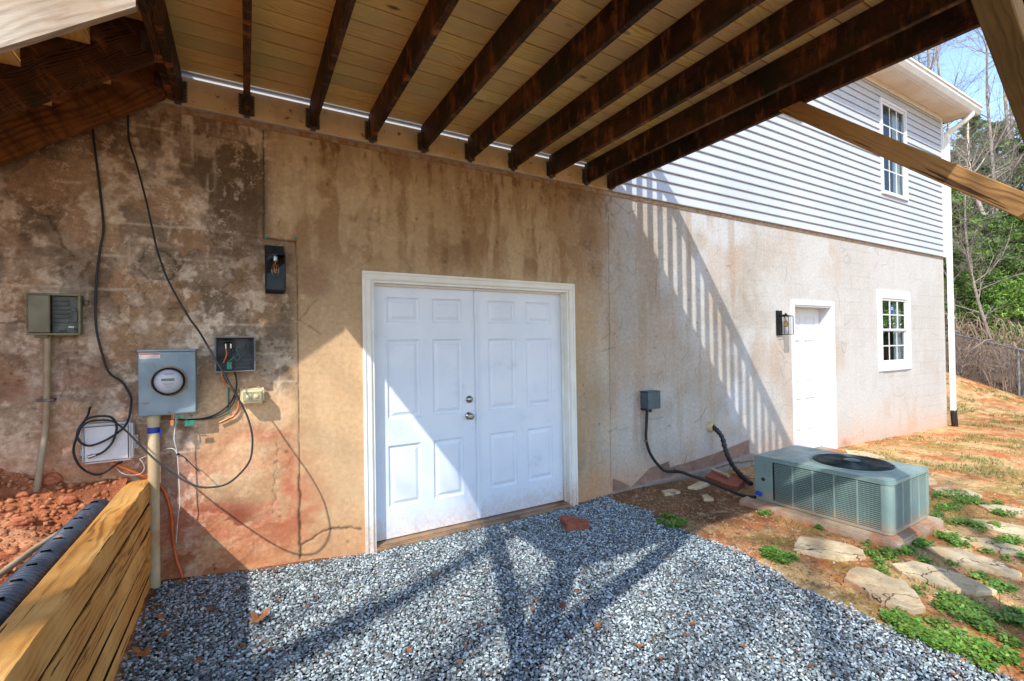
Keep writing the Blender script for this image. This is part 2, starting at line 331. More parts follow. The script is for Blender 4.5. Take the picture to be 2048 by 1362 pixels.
# ================================================================ HOUSE
house = empty('house', (0, 0, 0), 'two storey house with stained cement basement wall, pale vinyl siding and white eave', 'house')
OPEN = [(.83, 2.69, -.6, 2.045), (6.53, 7.50, -.6, 2.02), (9.02, 10.08, 1.05, 2.27)]
def P2(*pts): return [(wp(x, y).x, wp(x, y).z) for x, y in pts]
def segdist(x, z, pl):
    d = np.full(x.shape, 1e9)
    for (ax, az), (bx, bz) in zip(pl[:-1], pl[1:]):
        dx, dz = bx-ax, bz-az; t = np.clip(((x-ax)*dx+(z-az)*dz)/(dx*dx+dz*dz+1e-12), 0, 1)
        d = np.minimum(d, np.hypot(x-ax-t*dx, z-az-t*dz))
    return d
def inpoly(x, z, pl):
    c = np.zeros(x.shape, bool); n = len(pl)
    for i in range(n):
        ax, az = pl[i]; bx, bz = pl[(i+1) % n]
        k = ((az > z) != (bz > z)); c ^= k & (x < (bx-ax)*(z-az)/((bz-az) if abs(bz-az) > 1e-9 else 1e-9)+ax)
    return c
def polymask(x, z, pl, soft=.02):
    d = segdist(x, z, pl+[pl[0]]); return np.clip(.5+np.where(inpoly(x, z, pl), d, -d)/soft, 0, 1)
def wall_paint(X, Z):
    C = lambda *c: np.array(srgb(*c))[None, :]
    def mixc(a, b, m): return a*(1-m[:, None]) + b*m[:, None]
    wx = X+.10*(fbm(X*3, Z*3, 11)-.5); wz = Z+.10*(fbm(X*3, Z*3, 12)-.5)
    n1 = fbm(wx*1.1, wz*1.1, 1, 5); n2 = fbm(wx*5, wz*5, 2, 5); n3 = fbm(X*22, Z*22, 3, 4); nv = fbm(X*9, Z*.9, 4, 4); nh = fbm(X*1.5, Z*14, 5, 3)
    H = .0025*(n2-.5) + .0015*(n3-.5)
    # smooth parging, brown in the middle and grey to the right
    c = mixc(C(180, 153, 119)+0*X[:, None], C(158, 130, 97), sstep(.3, .7, n1))
    g = sstep(2.7, 3.5, X + .5*(n2-.5))
    cg = mixc(C(184, 181, 175)+0*X[:, None], C(167, 158, 146), sstep(.35, .68, n1*.6+n2*.4))
    cg = mixc(cg, C(190, 192, 194), sstep(.5, .68, fbm(wx*1.7+5, wz*1.3, 21, 4))*.8*sstep(3.3, 3.9, X)*(1-sstep(5, 7, X)))
    cg = mixc(cg, C(160, 136, 112), sstep(.5, .75, nv)*.55*(1-.5*sstep(5, 6.5, X)))
    cg = mixc(cg, C(191, 188, 183), sstep(5, 7, X)*.6)
    cg = mixc(cg, C(176, 154, 132), sstep(.55, .72, fbm(X*1.2, Z*.8, 23, 4))*.6)
    cg = mixc(cg, C(204, 172, 142), (1-sstep(.0, .9, Z+.02*X + .35*(n2-.5)))*.42)
    c = mixc(c, cg, g)
    # damp brown blotches at the top of the middle
    up = sstep(1.9, 2.35, Z + .3*(n1-.5)); mid = (1-g)
    c = mixc(c, C(136, 100, 66), sstep(.46, .56, nv*.5+fbm(wx*5, wz*5, 34, 7, .65)*.5)*.6*up*mid)
    c = mixc(c, C(118, 86, 58), sstep(.54, .66, fbm(wx*2.6, wz*2.2, 31, 6, .6))*.55*sstep(2.0, 2.35, Z)*mid)
    c = mixc(c, C(204, 180, 146), sstep(.52, .62, fbm(wx*6, Z*.7+wz*.3, 33, 6, .6))*.4*mid)
    # water ring next to the lamp, swirls
    for cx, cz, r0, r1 in ((.44, 2.02, .10, .15),):
        d = np.hypot((X-cx), (Z-cz)*.8) + .03*(n2-.5); c = mixc(c, C(130, 88, 66), (1-sstep(r0*.6, r1, d))*.4)
    # trowel marks
    tr = np.abs(fbm(wx*2.2+3, wz*2.2, 41, 3)-.5); tm = (1-sstep(.0, .012, tr))*sstep(.5, .62, fbm(X*1.3, Z*1.3, 42, 3))
    c = mixc(c, c*.68, tm*.6*sstep(.4, .9, X)); H -= .0015*tm*sstep(.4, .9, X)
    rs = np.random.RandomState(5)
    for k in range(70):
        cx, cz = rs.uniform(2.9, 11.3), rs.uniform(.3, 3.0); R = rs.uniform(.12, .4); a0 = rs.uniform(0, 6.3)
        if cx > 5: R *= 1.2
        pts = [(cx+R*math.cos(a0+t), cz+R*math.sin(a0+t)*.7) for t in np.linspace(0, rs.uniform(.4, 1.2), 6)]
        s = (np.abs(X-cx) < R+.1) & (np.abs(Z-cz) < R+.1)
        if s.any():
            d = segdist(X[s], Z[s], pts); m = np.exp(-(d/.007)**2)*rs.uniform(.35, .9); c[s] = c[s]*(1-.42*m[:, None]); H[s] -= .0022*m; 
            m2 = np.exp(-((d-.014)/.008)**2); H[s] += .0012*m2
    # block joints ghosting through
    bz = (Z+.02) % .203; bx = (X + np.where(((Z+.02)//.203) % 2 > 0, .2, 0)) % .406
    jt = np.maximum(np.exp(-((bz-.1)/.008)**2), np.exp(-((bx-.2)/.008)**2))
    left = 1-sstep(.0, .10, X-np.where(Z > 2.297, .10, .26)-.0*n2)
    # ---- rough old plaster on the left
    cl = mixc(C(160, 136, 112)+0*X[:, None], C(124, 102, 80), sstep(.35, .65, n2))
    cs = .24; wx3 = wx+.10*(fbm(X*6, Z*6, 13, 4)-.5); wz3 = wz+.10*(fbm(X*6, Z*6, 14, 4)-.5); ux = wx3/cs; uz = wz3/cs; best = np.full(X.shape, 9.); sec = best.copy(); cid = np.zeros(X.shape)
    for i in (-1, 0, 1):
        for j in (-1, 0, 1):
            a = np.floor(ux)+i; b = np.floor(uz)+j; px = a+vn(a+.001, b+.001, 51); pz = b+vn(a+.001, b+.001, 52)
            d = np.hypot(ux-px, uz-pz); idv = vn(a+.001, b+.001, 53); nb = d < best
            sec = np.where(nb, best, np.minimum(sec, d)); cid = np.where(nb, idv, cid); best = np.minimum(best, d)
    edge = sec-best
    cl = mixc(cl, C(166, 128, 92), sstep(.5, .9, cid)*.55); cl = mixc(cl, C(116, 100, 82), (1-sstep(.1, .28, cid))*.55)
    cl = mixc(cl, C(158, 124, 108), (1-sstep(.0, 1.9, Z+.3*(n1-.5)))*.55)
    eff = sstep(.52, .60, fbm(wx*4.2, wz*4.2, 61, 7, .68))
    cl = mixc(cl, C(206, 184, 160), eff*.6*sstep(.3, .6, n3)+eff*.2)
    fleck = sstep(.56, .7, fbm(X*17, Z*17, 67, 5, .65)*.6+.4*fbm(wx*2.2, wz*2.2, 68, 4)); cl = mixc(cl, C(86, 66, 48), fleck*.45)
    zj = Z+.02+.035*(fbm(X*4, Z*4, 15, 4)-.5); xj = X+.05*(fbm(X*5, Z*5, 16, 4)-.5); bz2 = zj % .203; bx2 = (xj+np.where((zj//.203) % 2 > 0, .2, 0)) % .406; j2 = np.maximum(np.exp(-((bz2-.1)/.007)**2), .7*np.exp(-((bx2-.2)/.007)**2)); jr = j2*sstep(.46, .62, fbm(X*3.1, Z*3.1, 62, 5, .65)); cl = mixc(cl, C(212, 192, 168), jr*.6)
    crk = (1-sstep(.0, .022, edge))*sstep(.52, .62, fbm(X*3.3, Z*3.3, 63, 4)); cl = mixc(cl, C(70, 50, 36), crk*.6); H -= .004*crk*left
    H += left*.004*(cid-.5)*sstep(0, .06, edge) + left*.003*(n3-.5)
    dk = sstep(.535, .575, fbm(wx3*1.9+2, wz3*1.5, 64, 7, .62))*sstep(2.0, 2.5, Z); cl = mixc(cl, C(84, 68, 50), dk*.75)
    dr = sstep(.56, .72, fbm(X*30, Z*1.6, 65, 3))*np.exp(-((X+.27)/.14)**2)*sstep(2.45, 2.7, Z); cl = mixc(cl, C(214, 198, 176), dr*.8)
    ww = sstep(.555, .60, fbm(wx*7, wz*7, 66, 7, .7))*(.4+.6*np.exp(-((X+.25)/.25)**2))*(1-sstep(1.9, 2.3, Z)); cl = mixc(cl, C(222, 204, 182), ww*.7)
    for pp_, cp_, al_ in ((((262, 535), (300, 490), (350, 503), (364, 532), (335, 560), (300, 552), (268, 548)), C(112, 98, 78), .85), (((92, 435), (135, 438), (133, 468), (118, 470)), C(112, 98, 78), .8), (((72, 512), (110, 500), (142, 512), (105, 520)), C(96, 84, 68), .8), (((-10, 505), (14, 510), (24, 540), (8, 566), (-10, 566)), C(88, 76, 62), .8),
        (((350, 250), (400, 262), (500, 290), (520, 330), (500, 420), (430, 400), (360, 335)), C(86, 68, 48), .55), (((395, 425), (440, 405), (520, 395), (524, 560), (480, 600), (430, 500)), C(98, 78, 58), .5), (((128, 715), (190, 712), (228, 745), (200, 790), (135, 785)), C(128, 108, 88), .6), (((125, 560), (145, 555), (205, 570), (130, 590)), C(140, 128, 110), .6),
        (((118, 898), (140, 915), (165, 930), (110, 936)), C(132, 134, 132), .8), (((0, 300), (100, 308), (220, 318), (226, 250), (150, 268)), C(92, 76, 56), .45)):
        pl_ = [(wp(a_, b_).x, wp(a_, b_).z) for a_, b_ in pp_]; pm_ = polymask(wx3, wz3, pl_, .012); ed_ = np.exp(-(segdist(wx3, wz3, pl_+[pl_[0]])/.006)**2)
        cl = mixc(cl, cp_, pm_*al_*(.75+.5*(n2-.5))); cl = mixc(cl, C(70, 52, 38), ed_*.35*sstep(.4, .55, n3))
    smooth_low = sstep(-.32, -.2, X+.12*(n1-.5))*(1-sstep(1.1, 1.35, Z+.2*(n2-.5)))   # patched plaster above the gravel
    cpl = mixc(C(222, 180, 136)+0*X[:, None], C(196, 152, 110), sstep(.35, .65, n2))
    cl = mixc(cl, cpl, smooth_low*.85)
    c = mixc(c, cl, left)
    c = mixc(c, C(218, 178, 134), (1-left)*(1-sstep(.72, .95, X))*(1-sstep(1.3, 2.0, Z))*.7)
    # red clay splashes
    rd = fbm(wx3*2.3+9, wz3*3.4, 71, 7, .62); lowm = (1-sstep(.35, 1.15, Z+.28*(n1-.5)*2))*(1-sstep(.25, .62, X))
    c = mixc(c, C(196, 112, 74), sstep(.47, .54, rd)*lowm*.55); c = mixc(c, C(168, 84, 58), sstep(.56, .60, rd)*lowm*.5)
    c = mixc(c, C(206, 118, 92), sstep(.54, .60, fbm(wx3*3.0, wz3*8, 72, 6, .6))*lowm*.55)
    dkr = sstep(.54, .57, fbm(wx*5.5, wz*7, 73, 4))*(1-sstep(.42, .62, Z))*(1-sstep(-.05, .12, X))*sstep(-.7, -.5, X); c = mixc(c, C(140, 68, 44), dkr*.85); H -= .002*dkr
    c = mixc(c, C(204, 140, 94), (1-sstep(.0, .45, Z+.3*(n2-.5)+.025*np.maximum(X-3, 0)-np.where(X < -.6, .75, 0)))*.55*(1-.5*sstep(3, 4, X)))
    for (cx, cz, sx, sz, a) in ((.26, .62, .05, .22, .45), (-.42, .75, .08, .3, .5), (7.95, -.02, .22, .05, .7), (.1, .95, .2, .05, .5), (-.9, 1.25, .3, .2, .35)):
        c = mixc(c, C(186, 84, 58), np.exp(-((X-cx)/sx)**2-((Z-cz)/sz)**2)*a*sstep(.3, .6, n2))
    # rust-brown drips under the ledger
    c = mixc(c, C(96, 58, 32), sstep(.6, .72, fbm(X*26, Z*8, 81, 4))*sstep(2.6, 3.05, Z)*(X < 3.3)*.55)
    # raw block patch and footing right of the seam
    pp = P2((1226, 958), (1262, 975), (1300, 938), (1338, 924), (1340, 937), (1440, 905), (1500, 880), (1500, 930), (1226, 1010))
    pm = polymask(wx*.3+X*.7, wz*.3+Z*.7, pp, .012)
    c = mixc(c, C(146, 112, 94), pm*.9); c = mixc(c, C(128, 96, 84), pm*sstep(.45, .6, n2)*.7); H -= .012*pm
    foot = P2((1222, 985), (1262, 975), (1345, 953), (1420, 935), (1505, 905), (1505, 940), (1222, 1015))
    fm = polymask(X, Z, foot, .01); c = mixc(c, C(150, 136, 124), fm*.9); H += .03*fm
    # seams and cracks
    def line(pts, wdt, dep, dark=.75, jit=.012):
        jx = X+jit*(fbm(X*18, Z*18, 91, 3)-.5)*2; jz = Z+jit*(fbm(X*18, Z*18, 92, 3)-.5)*2
        d = segdist(jx, jz, pts); m = np.exp(-(d/wdt)**2)*dark
        return m
    lines = [(P2((526, 245), (527, 330), (528, 474)), .0055, .9, .004), (P2((528, 476), (560, 480), (592, 483)), .006, .9, .006), (P2((592, 483), (594, 560), (597, 800), (599, 950)), .004, .75, .004),
             (P2((599, 950), (600, 1060), (600, 1118)), .008, .9, .01), (P2((602, 1090), (625, 1076), (650, 1060), (690, 1054), (722, 1056)), .007, .85, .02),
             (P2((1216, 400), (1218, 600), (1222, 975)), .004, .55, .008), (P2((596, 640), (620, 652), (640, 665)), .004, .6, .02), (P2((630, 600), (600, 640)), .004, .5, .02),
             (P2((0, 645), (60, 640), (100, 655)), .006, .7, .03), (P2((270, 540), (300, 490), (330, 505), (360, 530), (340, 560), (300, 556), (270, 540)), .005, .7, .02),
             (P2((95, 430), (130, 500), (150, 510)), .006, .7, .03), (P2((1430, 935), (1470, 925), (1506, 921)), .008, .85, .02), (P2((200, 740), (130, 720), (128, 790)), .004, .5, .03),
             (P2((556, 880), (548, 960), (545, 1030)), .004, .5, .03), (P2((1228, 400), (1255, 425), (1270, 422), (1272, 405)), .005, .6, .02), (P2((1320, 535), (1313, 560), (1310, 600)), .004, .5, .02)]
    for pts, wd, dk_, jit in lines:
        m = line(pts, wd, 0, dk_, jit); c = mixc(c, C(48, 34, 24), m); H -= .006*m
    c *= (1-.10*jt*sstep(5, 6, X)*sstep(.4, .6, n1))[:, None]
    # little pits and anchors
    for k in range(160):
        cx, cz = rs.uniform(-1.6, 5), rs.uniform(.1, 3.0); r = rs.uniform(.004, .010)
        s = (np.abs(X-cx) < .03) & (np.abs(Z-cz) < .03)
        if s.any(): m = np.exp(-(np.hypot(X[s]-cx, Z[s]-cz)/r)**2); c[s] = c[s]*(1-.75*m[:, None]); H[s] -= .002*m
    sp = fbm(X*45, Z*45, 95, 2); c *= (.94+.12*sp)[:, None]
    return np.clip(c, .01, .9), H
def axis(brks, step):
    out = []
    for a, b in zip(brks[:-1], brks[1:]):
        out += list(np.linspace(a, b, max(int(math.ceil((b-a)/step(.5*(a+b)))), 1)+1)[:-1])
    return np.array(out+[brks[-1]])
xs = axis(sorted([-4.2, -1.5, 11.68, .0, 3.0, 4.8, 6.0]+[o[0] for o in OPEN]+[o[1] for o in OPEN]), lambda c: .06 if c < -1.5 else (.0075 if c < 4.8 else .014))
zs = axis([-.6, 1.05, 2.02, 2.045, 2.27, 3.10], lambda c: .0085)
XX, ZZ = np.meshgrid(xs, zs, indexing='ij'); colr, Hh = wall_paint(XX.ravel(), ZZ.ravel())
edge_m = np.ones(XX.size)
Vv = np.stack([XX.ravel(), -Hh*edge_m, ZZ.ravel()], 1)
ii, jj = np.meshgrid(np.arange(len(xs)-1), np.arange(len(zs)-1), indexing='ij'); ii = ii.ravel(); jj = jj.ravel()
cx = (xs[ii]+xs[ii+1])/2; cz = (zs[jj]+zs[jj+1])/2; keep = np.ones(len(ii), bool)
for a, b, c0, d0 in OPEN: keep &= ~((cx > a) & (cx < b) & (cz > c0) & (cz < d0))
nz = len(zs); F = np.stack([ii*nz+jj, (ii+1)*nz+jj, (ii+1)*nz+jj+1, ii*nz+jj+1], 1)[keep]
M['wall'] = attrmat('parged_wall', .88, 30, .12, .45, .004, bsc=55, crust=srgb(212, 192, 170))
wo_ = npmesh('basement_wall', Vv, F, M['wall'], house, True, colr)
xx_ = XX.ravel(); zz_ = ZZ.ravel(); det = 1-.72*sstep(.0, .25, xx_-np.where(zz_ > 2.297, .05, .1)+.25*(fbm(xx_*4, zz_*4, 97, 5)-.5)); det = det*(1-.45*sstep(-.32, -.1, xx_)*(1-sstep(1.1, 1.4, zz_)))+.12*sstep(3, 4, xx_)*(1-sstep(5, 7, xx_))
a_ = wo_.data.attributes.new('det', 'FLOAT', 'POINT'); a_.data.foreach_set('value', det.astype(np.float32))
m = MB(); m.box(11.5, 11.677, .02, 9, -1.2, 3.1); m.box(-4.2, 11.5, .62, .72, -1, 5.7)
m.build('side_wall', M['concrete'], house)
# ---- siding in laps, split around the upper windows
WINS = [(9.12, 10.08, 3.93, 5.53), (5.82, 6.78, 4.59, 5.64)]
def laps(mb, x0, x1, zlo, zhi, z0=3.085, st=.1125, ybot=-.034, ytop=-.014):
    k = 0
    while z0+k*st < zhi:
        a = z0+k*st; b = a+st; k += 1
        lo, hi = max(a, zlo), min(b, zhi)
        if hi <= lo+1e-4: continue
        prof = [(a, ybot), (a+.008, ybot-.002), (b-.014, ytop-.004), (b, ytop+.002)]
        def yy(z):
            for (p, q), (r, s_) in zip(prof[:-1], prof[1:]):
                if z <= r+1e-9: return q+(s_-q)*(z-p)/(r-p)
            return prof[-1][1]
        zz = sorted({lo, hi, *[p for p, q in prof if lo < p < hi]}); pts = [(z, yy(z)) for z in zz]
        if lo == a: pts = [(a, .0)]+pts
        vs = [(x, y, z) for x in (x0, x1) for z, y in pts]; n = len(pts)
        mb.add(vs, [(i, i+n, i+n+1, i+1) for i in range(n-1)])
m = MB()
xb = [-4.2, 5.82, 6.78, 9.12, 10.08, 11.66]
for a, b in zip(xb[:-1], xb[1:]):
    hole = [w_ for w_ in WINS if abs(w_[0]-a) < .01]
    if hole: laps(m, a, b, 3.085, hole[0][2]); laps(m, a, b, hole[0][3], 5.76) if hole[0][3] < 5.75 else None
    else: laps(m, a, b, 3.085, 5.76)
o = m.build('siding', M['siding'], house)
m = MB(); m.box(11.62, 11.70, -.04, .05, 3.08, 5.75); m.box(11.685, 11.70, .05, 9, 3.08, 5.9); m.build('corner_board', M['vinylwhite'], house, .004)
m = MB(); m.box(-4.2, 11.66, -.010, .03, 3.045, 3.083); m.build('starter_strip', M['rust'], house)
# ---- eave
m = MB()
for k in range(int((12.05+4.2)/.1)):
    x0 = -4.2+k*.1; m.box(x0, x0+.094, -.345, .02, 5.762, 5.77)
    m.box(x0+.094, x0+.1, -.345, .02, 5.765, 5.77)
m.build('soffit', M['soffit'], house)
m = MB(); m.box(-4.2, 12.05, -.37, -.347, 5.73, 5.90); m.box(-4.2, 11.62, -.052, -.036, 5.70, 5.76); m.box(-4.2, 11.62, -.066, -.052, 5.735, 5.76)
m.build('fascia', M['gutter'], house, .003)
m = MB(); gp_ = [(-.422, 5.735), (-.50, 5.735), (-.545, 5.80), (-.545, 5.845), (-.565, 5.85), (-.565, 5.885), (-.55, 5.885), (-.535, 5.86), (-.53, 5.80), (-.49, 5.75), (-.432, 5.75), (-.432, 5.88), (-.422, 5.88)]
gp_ = [(y_+.05, z_) for y_, z_ in gp_]; n = len(gp_); m.add([(x, y, z) for x in (-4.2, 12.07) for y, z in gp_], [(k, (k+1) % n, n+(k+1) % n, n+k) for k in range(n)] + [tuple(range(n)), tuple(range(n, 2*n))])
m.build('gutter', M['gutter'], house, .002)
m = MB(); m.add([(-4.2, -.45, 5.90), (12.1, -.45, 5.90), (12.1, 5, 8.0), (-4.2, 5, 8.0), (-4.2, -.45, 5.93), (12.1, -.45, 5.93), (12.1, 5, 8.03), (-4.2, 5, 8.03)], [(0,1,2,3), (4,5,6,7), (0,1,5,4), (1,2,6,5), (2,3,7,6), (3,0,4,7)])
m.add([(12.05, -.37, 5.77), (12.05, 5, 5.77), (12.05, 5, 7.9), (12.05, -.37, 5.89)], [(0,1,2,3)])
m.build('roof', M['roof'], house)
m = MB(); m.tube(smoothpath([(11.80, -.42, 5.74), (11.80, -.415, 5.69), (11.77, -.34, 5.61), (11.745, -.22, 5.53), (11.735, -.10, 5.46), (11.735, -.075, 5.38)], 5), .043, 12)
m.box(11.695, 11.775, -.112, -.045, .13, 5.39); m.box(11.69, 11.78, -.117, -.04, 1.9, 1.93); m.box(11.69, 11.78, -.117, -.04, 3.9, 3.93)
m.build('downspout', M['gutter'], house, .006)
# ---- door and window builders
def panel_slab(name, x0, x1, z0, z1, y, th, rects, mat, parent):
    bm = MB(); gx = sorted({x0, x1, *[r[0] for r in rects], *[r[1] for r in rects]}); gz = sorted({z0, z1, *[r[2] for r in rects], *[r[3] for r in rects]})
    for a, b in zip(gx[:-1], gx[1:]):
        for c, d in zip(gz[:-1], gz[1:]):
            mx, mz = (a+b)/2, (c+d)/2
            if any(r[0] < mx < r[1] and r[2] < mz < r[3] for r in rects): continue
            bm.add([(a, y, c), (b, y, c), (b, y, d), (a, y, d)], [(0, 1, 2, 3)])
    for a, b, c, d in rects:
        prof = [(0, 0), (.004, .008), (.016, .014), (.024, .014), (.050, .003), (.052, .003)]
        R = [[(a+i, y+q, c+i), (b-i, y+q, c+i), (b-i, y+q, d-i), (a+i, y+q, d-i)] for i, q in prof]
        for r0, r1 in zip(R[:-1], R[1:]): bm.add(r0+r1, [(k, (k+1) % 4, 4+(k+1) % 4, 4+k) for k in range(4)])
        bm.add(R[-1], [(0, 1, 2, 3)])
    bm.add([(x0, y, z0), (x1, y, z0), (x1, y, z1), (x0, y, z1), (x0, y+th, z0), (x1, y+th, z0), (x1, y+th, z1), (x0, y+th, z1)], [(0, 1, 5, 4), (1, 2, 6, 5), (2, 3, 7, 6), (3, 0, 4, 7), (4, 5, 6, 7)])
    return bm.build(name, mat, parent)
def six(x0, x1, z0):
    W = x1-x0; a, b, c, d = x0+.135*W, x0+.44*W, x0+.56*W, x0+.865*W
    return [(p, q, z0+r, z0+s) for p, q in ((a, b), (c, d)) for r, s in ((.23, .72), (.93, 1.56), (1.70, 1.90))]
def casing(mb, x0, x1, z0, z1, wd, y0, y1, mi=0):
    mb.box(x0-wd, x0, y0, y1, z0, z1, mi); mb.box(x1, x1+wd, y0, y1, z0, z1, mi); mb.box(x0-wd, x1+wd, y0, y1, z1+.0005, z1+wd, mi)
dd = empty('double_door', (1.76, 0, 0), parent=house)
SY = .08
m = MB(); x0, x1, z1 = .83, 2.69, 2.045
for (yy0, yy1, w0, w1) in ((-.022, .0, .0, .066), (-.030, -.022, .044, .066), (-.026, -.022, .006, .016)):
    m.box(x0-w1, x0-w0, yy0, yy1, -.02, z1+w0); m.box(x1+w0, x1+w1, yy0, yy1, -.02, z1+w0); m.box(x0-w1, x1+w1, yy0, yy1, z1+w0+.0006, z1+w1)
m.build('door_casing', M['trim_m'], dd, .003)
m = MB(); m.box(x0, x0+.018, -.012, .16, -.02, z1); m.box(x1-.018, x1, -.012, .16, -.02, z1); m.box(x0+.018, x1-.018, -.012, .16, z1-.018, z1)
m.box(x0+.018, x0+.032, SY-.03, SY-.005, .0, z1-.018); m.box(x1-.032, x1-.018, SY-.03, SY-.005, .0, z1-.018); m.box(x0+.032, x1-.032, SY-.03, SY-.005, z1-.032, z1-.018)
m.build('door_jamb', M['trim_m'], dd, .002)
xm = 1.735
panel_slab('door_slab', x0+.021, xm, .022, z1-.022, SY, .044, six(x0+.021, xm, .03), M['door_m'], dd)
panel_slab('door_slab', xm+.006, x1-.021, .022, z1-.022, SY+.002, .044, six(xm+.006, x1-.021, .03), M['door_m'], dd)
m = MB(); m.box(xm-.004, xm+.030, SY-.016, SY-.001, .03, z1-.035); m.build('astragal', M['door'], dd, .005, 2)
m = MB(); m.box(x0+.018, x1-.018, -.028, .02, -.04, .004); m.box(x0+.018, x1-.018, .02, .16, -.04, .014); m.box(x0+.018, x1-.018, -.01, -.004, .004, .010); m.build('threshold', M['sill'], dd, .003)
def knob(x, z, r, parent, long):
    m = MB(); prof = [(r*1.15, 0), (r*1.2, -.006), (r*1.0, -.012), (r*.45, -.016)] + ([(r*.42, -.03), (r*.9, -.036), (r*1.02, -.05), (r*.9, -.062), (r*.5, -.068), (r*.2, -.066)] if long else [(r*.95, -.014), (r*.9, -.026), (r*.3, -.028)])
    m.lathe(prof, (x, SY, z), 'y', 24); return m.build('door_knob' if long else 'deadbolt', M['steel'], parent)
k1 = wp(942, 833, .03); k2 = wp(940, 799, .06); knob(k1.x, k1.z, .028, dd, True); knob(k2.x, k2.z, .027, dd, False)
sd_ = empty('side_door', (7.0, 0, -.08), parent=house)
m = MB(); x0, x1, z1 = 6.53, 7.50, 2.02
casing(m, x0, x1, -.14, z1, .075, -.022, .0); m.build('door_casing', M['vinylwhite'], sd_, .003)
m = MB(); m.box(x0, x0+.02, -.01, .22, -.14, z1); m.box(x1-.02, x1, -.01, .22, -.14, z1); m.box(x0+.02, x1-.02, -.01, .22, z1-.02, z1); m.build('door_jamb', M['vinylwhite'], sd_, .002)
panel_slab('door_slab', x0+.022, x1-.022, -.06, z1-.022, .15, .044, [(a, b, c-.06, d-.06) for a, b, c, d in six(x0+.022, x1-.022, .03)], M['vinylwhite'], sd_)
m = MB(); m.box(x0+.02, x1-.02, -.03, .22, -.14, -.065); m.build('threshold', M['sill'], sd_)
m = MB(); m.box(x0+.05, x0+.075, .13, .149, .86, .94); m.build('latch_plate', M['lampblack'], sd_, .002)
SY_ = SY
def window(name, x0, x1, z0, z1, ytrim, trim, label, meet=None, extra=None, ydeep=.05):
    e = empty(name, ((x0+x1)/2, 0, z0), parent=house)
    if label: e['label'] = label
    m = MB(); m.box(x0, x0+trim, ytrim-.02, ytrim+.03, z0, z1); m.box(x1-trim, x1, ytrim-.02, ytrim+.03, z0, z1); m.box(x0+trim, x1-trim, ytrim-.02, ytrim+.03, z1-trim, z1); m.box(x0+trim, x1-trim, ytrim-.03, ytrim+.03, z0, z0+trim)
    gx0, gx1, gz0, gz1 = x0+trim, x1-trim, z0+trim, z1-trim
    m.build('window_frame', M['vinylwhite'], e, .004)
    zm = meet or (gz0+gz1)/2; s = .035
    m = MB(); yb = ytrim+.0
    for (a, b, yo) in ((gz0, zm+.012, .022), (zm-.012, gz1, .002)):
        m.box(gx0, gx0+s, yb+yo-.008, yb+yo+.02, a, b); m.box(gx1-s, gx1, yb+yo-.008, yb+yo+.02, a, b); m.box(gx0+s, gx1-s, yb+yo-.008, yb+yo+.02, a, a+s); m.box(gx0+s, gx1-s, yb+yo-.008, yb+yo+.02, b-s, b)
    m.build('sash', M['vinylwhite'], e, .003)
    m = MB()
    for (a, b, yo) in ((gz0+s, zm+.012-s, .022), (zm-.012+s, gz1-s, .002)):
        xa, xb_ = gx0+s, gx1-s
        for q in (1/3, 2/3): X_ = xa+(xb_-xa)*q; m.box(X_-.010, X_+.010, yb+yo-.003, yb+yo+.003, a, b)
        Z_ = (a+b)/2; m.box(xa, xb_, yb+yo-.0025, yb+yo+.0025, Z_-.010, Z_+.010)
    m.build('muntins', M['vinylwhite'], e)
    m = MB()
    for (a, b, yo) in ((gz0+s, zm+.012-s, .022), (zm-.012+s, gz1-s, .002)): m.add([(gx0+s, yb+yo+.004, a), (gx1-s, yb+yo+.004, a), (gx1-s, yb+yo+.004, b), (gx0+s, yb+yo+.004, b)], [(0, 1, 2, 3)])
    m.build('window_pane', M['glass'], e)
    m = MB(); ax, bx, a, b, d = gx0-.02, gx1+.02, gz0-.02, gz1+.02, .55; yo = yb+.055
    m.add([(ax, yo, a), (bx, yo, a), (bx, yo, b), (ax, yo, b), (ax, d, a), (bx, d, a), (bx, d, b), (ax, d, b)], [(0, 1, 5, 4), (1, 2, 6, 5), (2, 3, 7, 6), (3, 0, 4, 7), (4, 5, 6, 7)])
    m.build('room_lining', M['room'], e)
    m = MB(); vs = []; N = 14
    for k in range(N+1):
        t = k/N; X_ = gx1-.30*(gx1-gx0)+t*.29*(gx1-gx0); Y_ = yo+.03+.014*math.sin(k*2.1); vs += [(X_, Y_, a), (X_, Y_, b)]
    m.add(vs, [(2*k, 2*k+2, 2*k+3, 2*k+1) for k in range(N)], 0, True); m.build('curtain', M['curtain'], e)
    if extra: extra(e, gx0+s, gz1-s, yb)
    return e
window('window', 9.12, 10.08, 3.93, 5.53, -.035, .055, None, 4.74)
window('window', 5.82, 6.78, 4.59, 5.64, -.035, .055, None)
def sticker(e, gx, gz, y):
    cx_, cz_ = gx+.37, gz-.14; m = MB(); pts = []
    for a, r in [(k*math.pi/4+math.pi/8, .062) for k in range(8)]: pts.append((cx_+r*math.cos(a)*.9, y+.0045, cz_+r*math.sin(a)*1.3))
    m.add(pts, [tuple(range(8))]); m.build('alarm_sticker', M['sealblue'], e)
    m = MB(); m.box(cx_-.038, cx_+.038, y+.0025, y+.004, cz_-.006, cz_+.034); m.build('sticker_panel', M['paper'], e)
    m = MB()
    for q in (-.022, 0, .022): m.box(cx_+q-.007, cx_+q+.007, y+.0012, y+.0024, cz_+.004, cz_+.024)
    m.build('sticker_print', M['sealblue'], e)
window('window', 8.95, 10.15, 1.00, 2.345, -.0, .14, None, 1.68, sticker)
m = MB(); m.tube([(9.92, -.012, 1.70), (9.93, -.02, 1.62), (9.925, -.02, 1.56)], .006, 6)
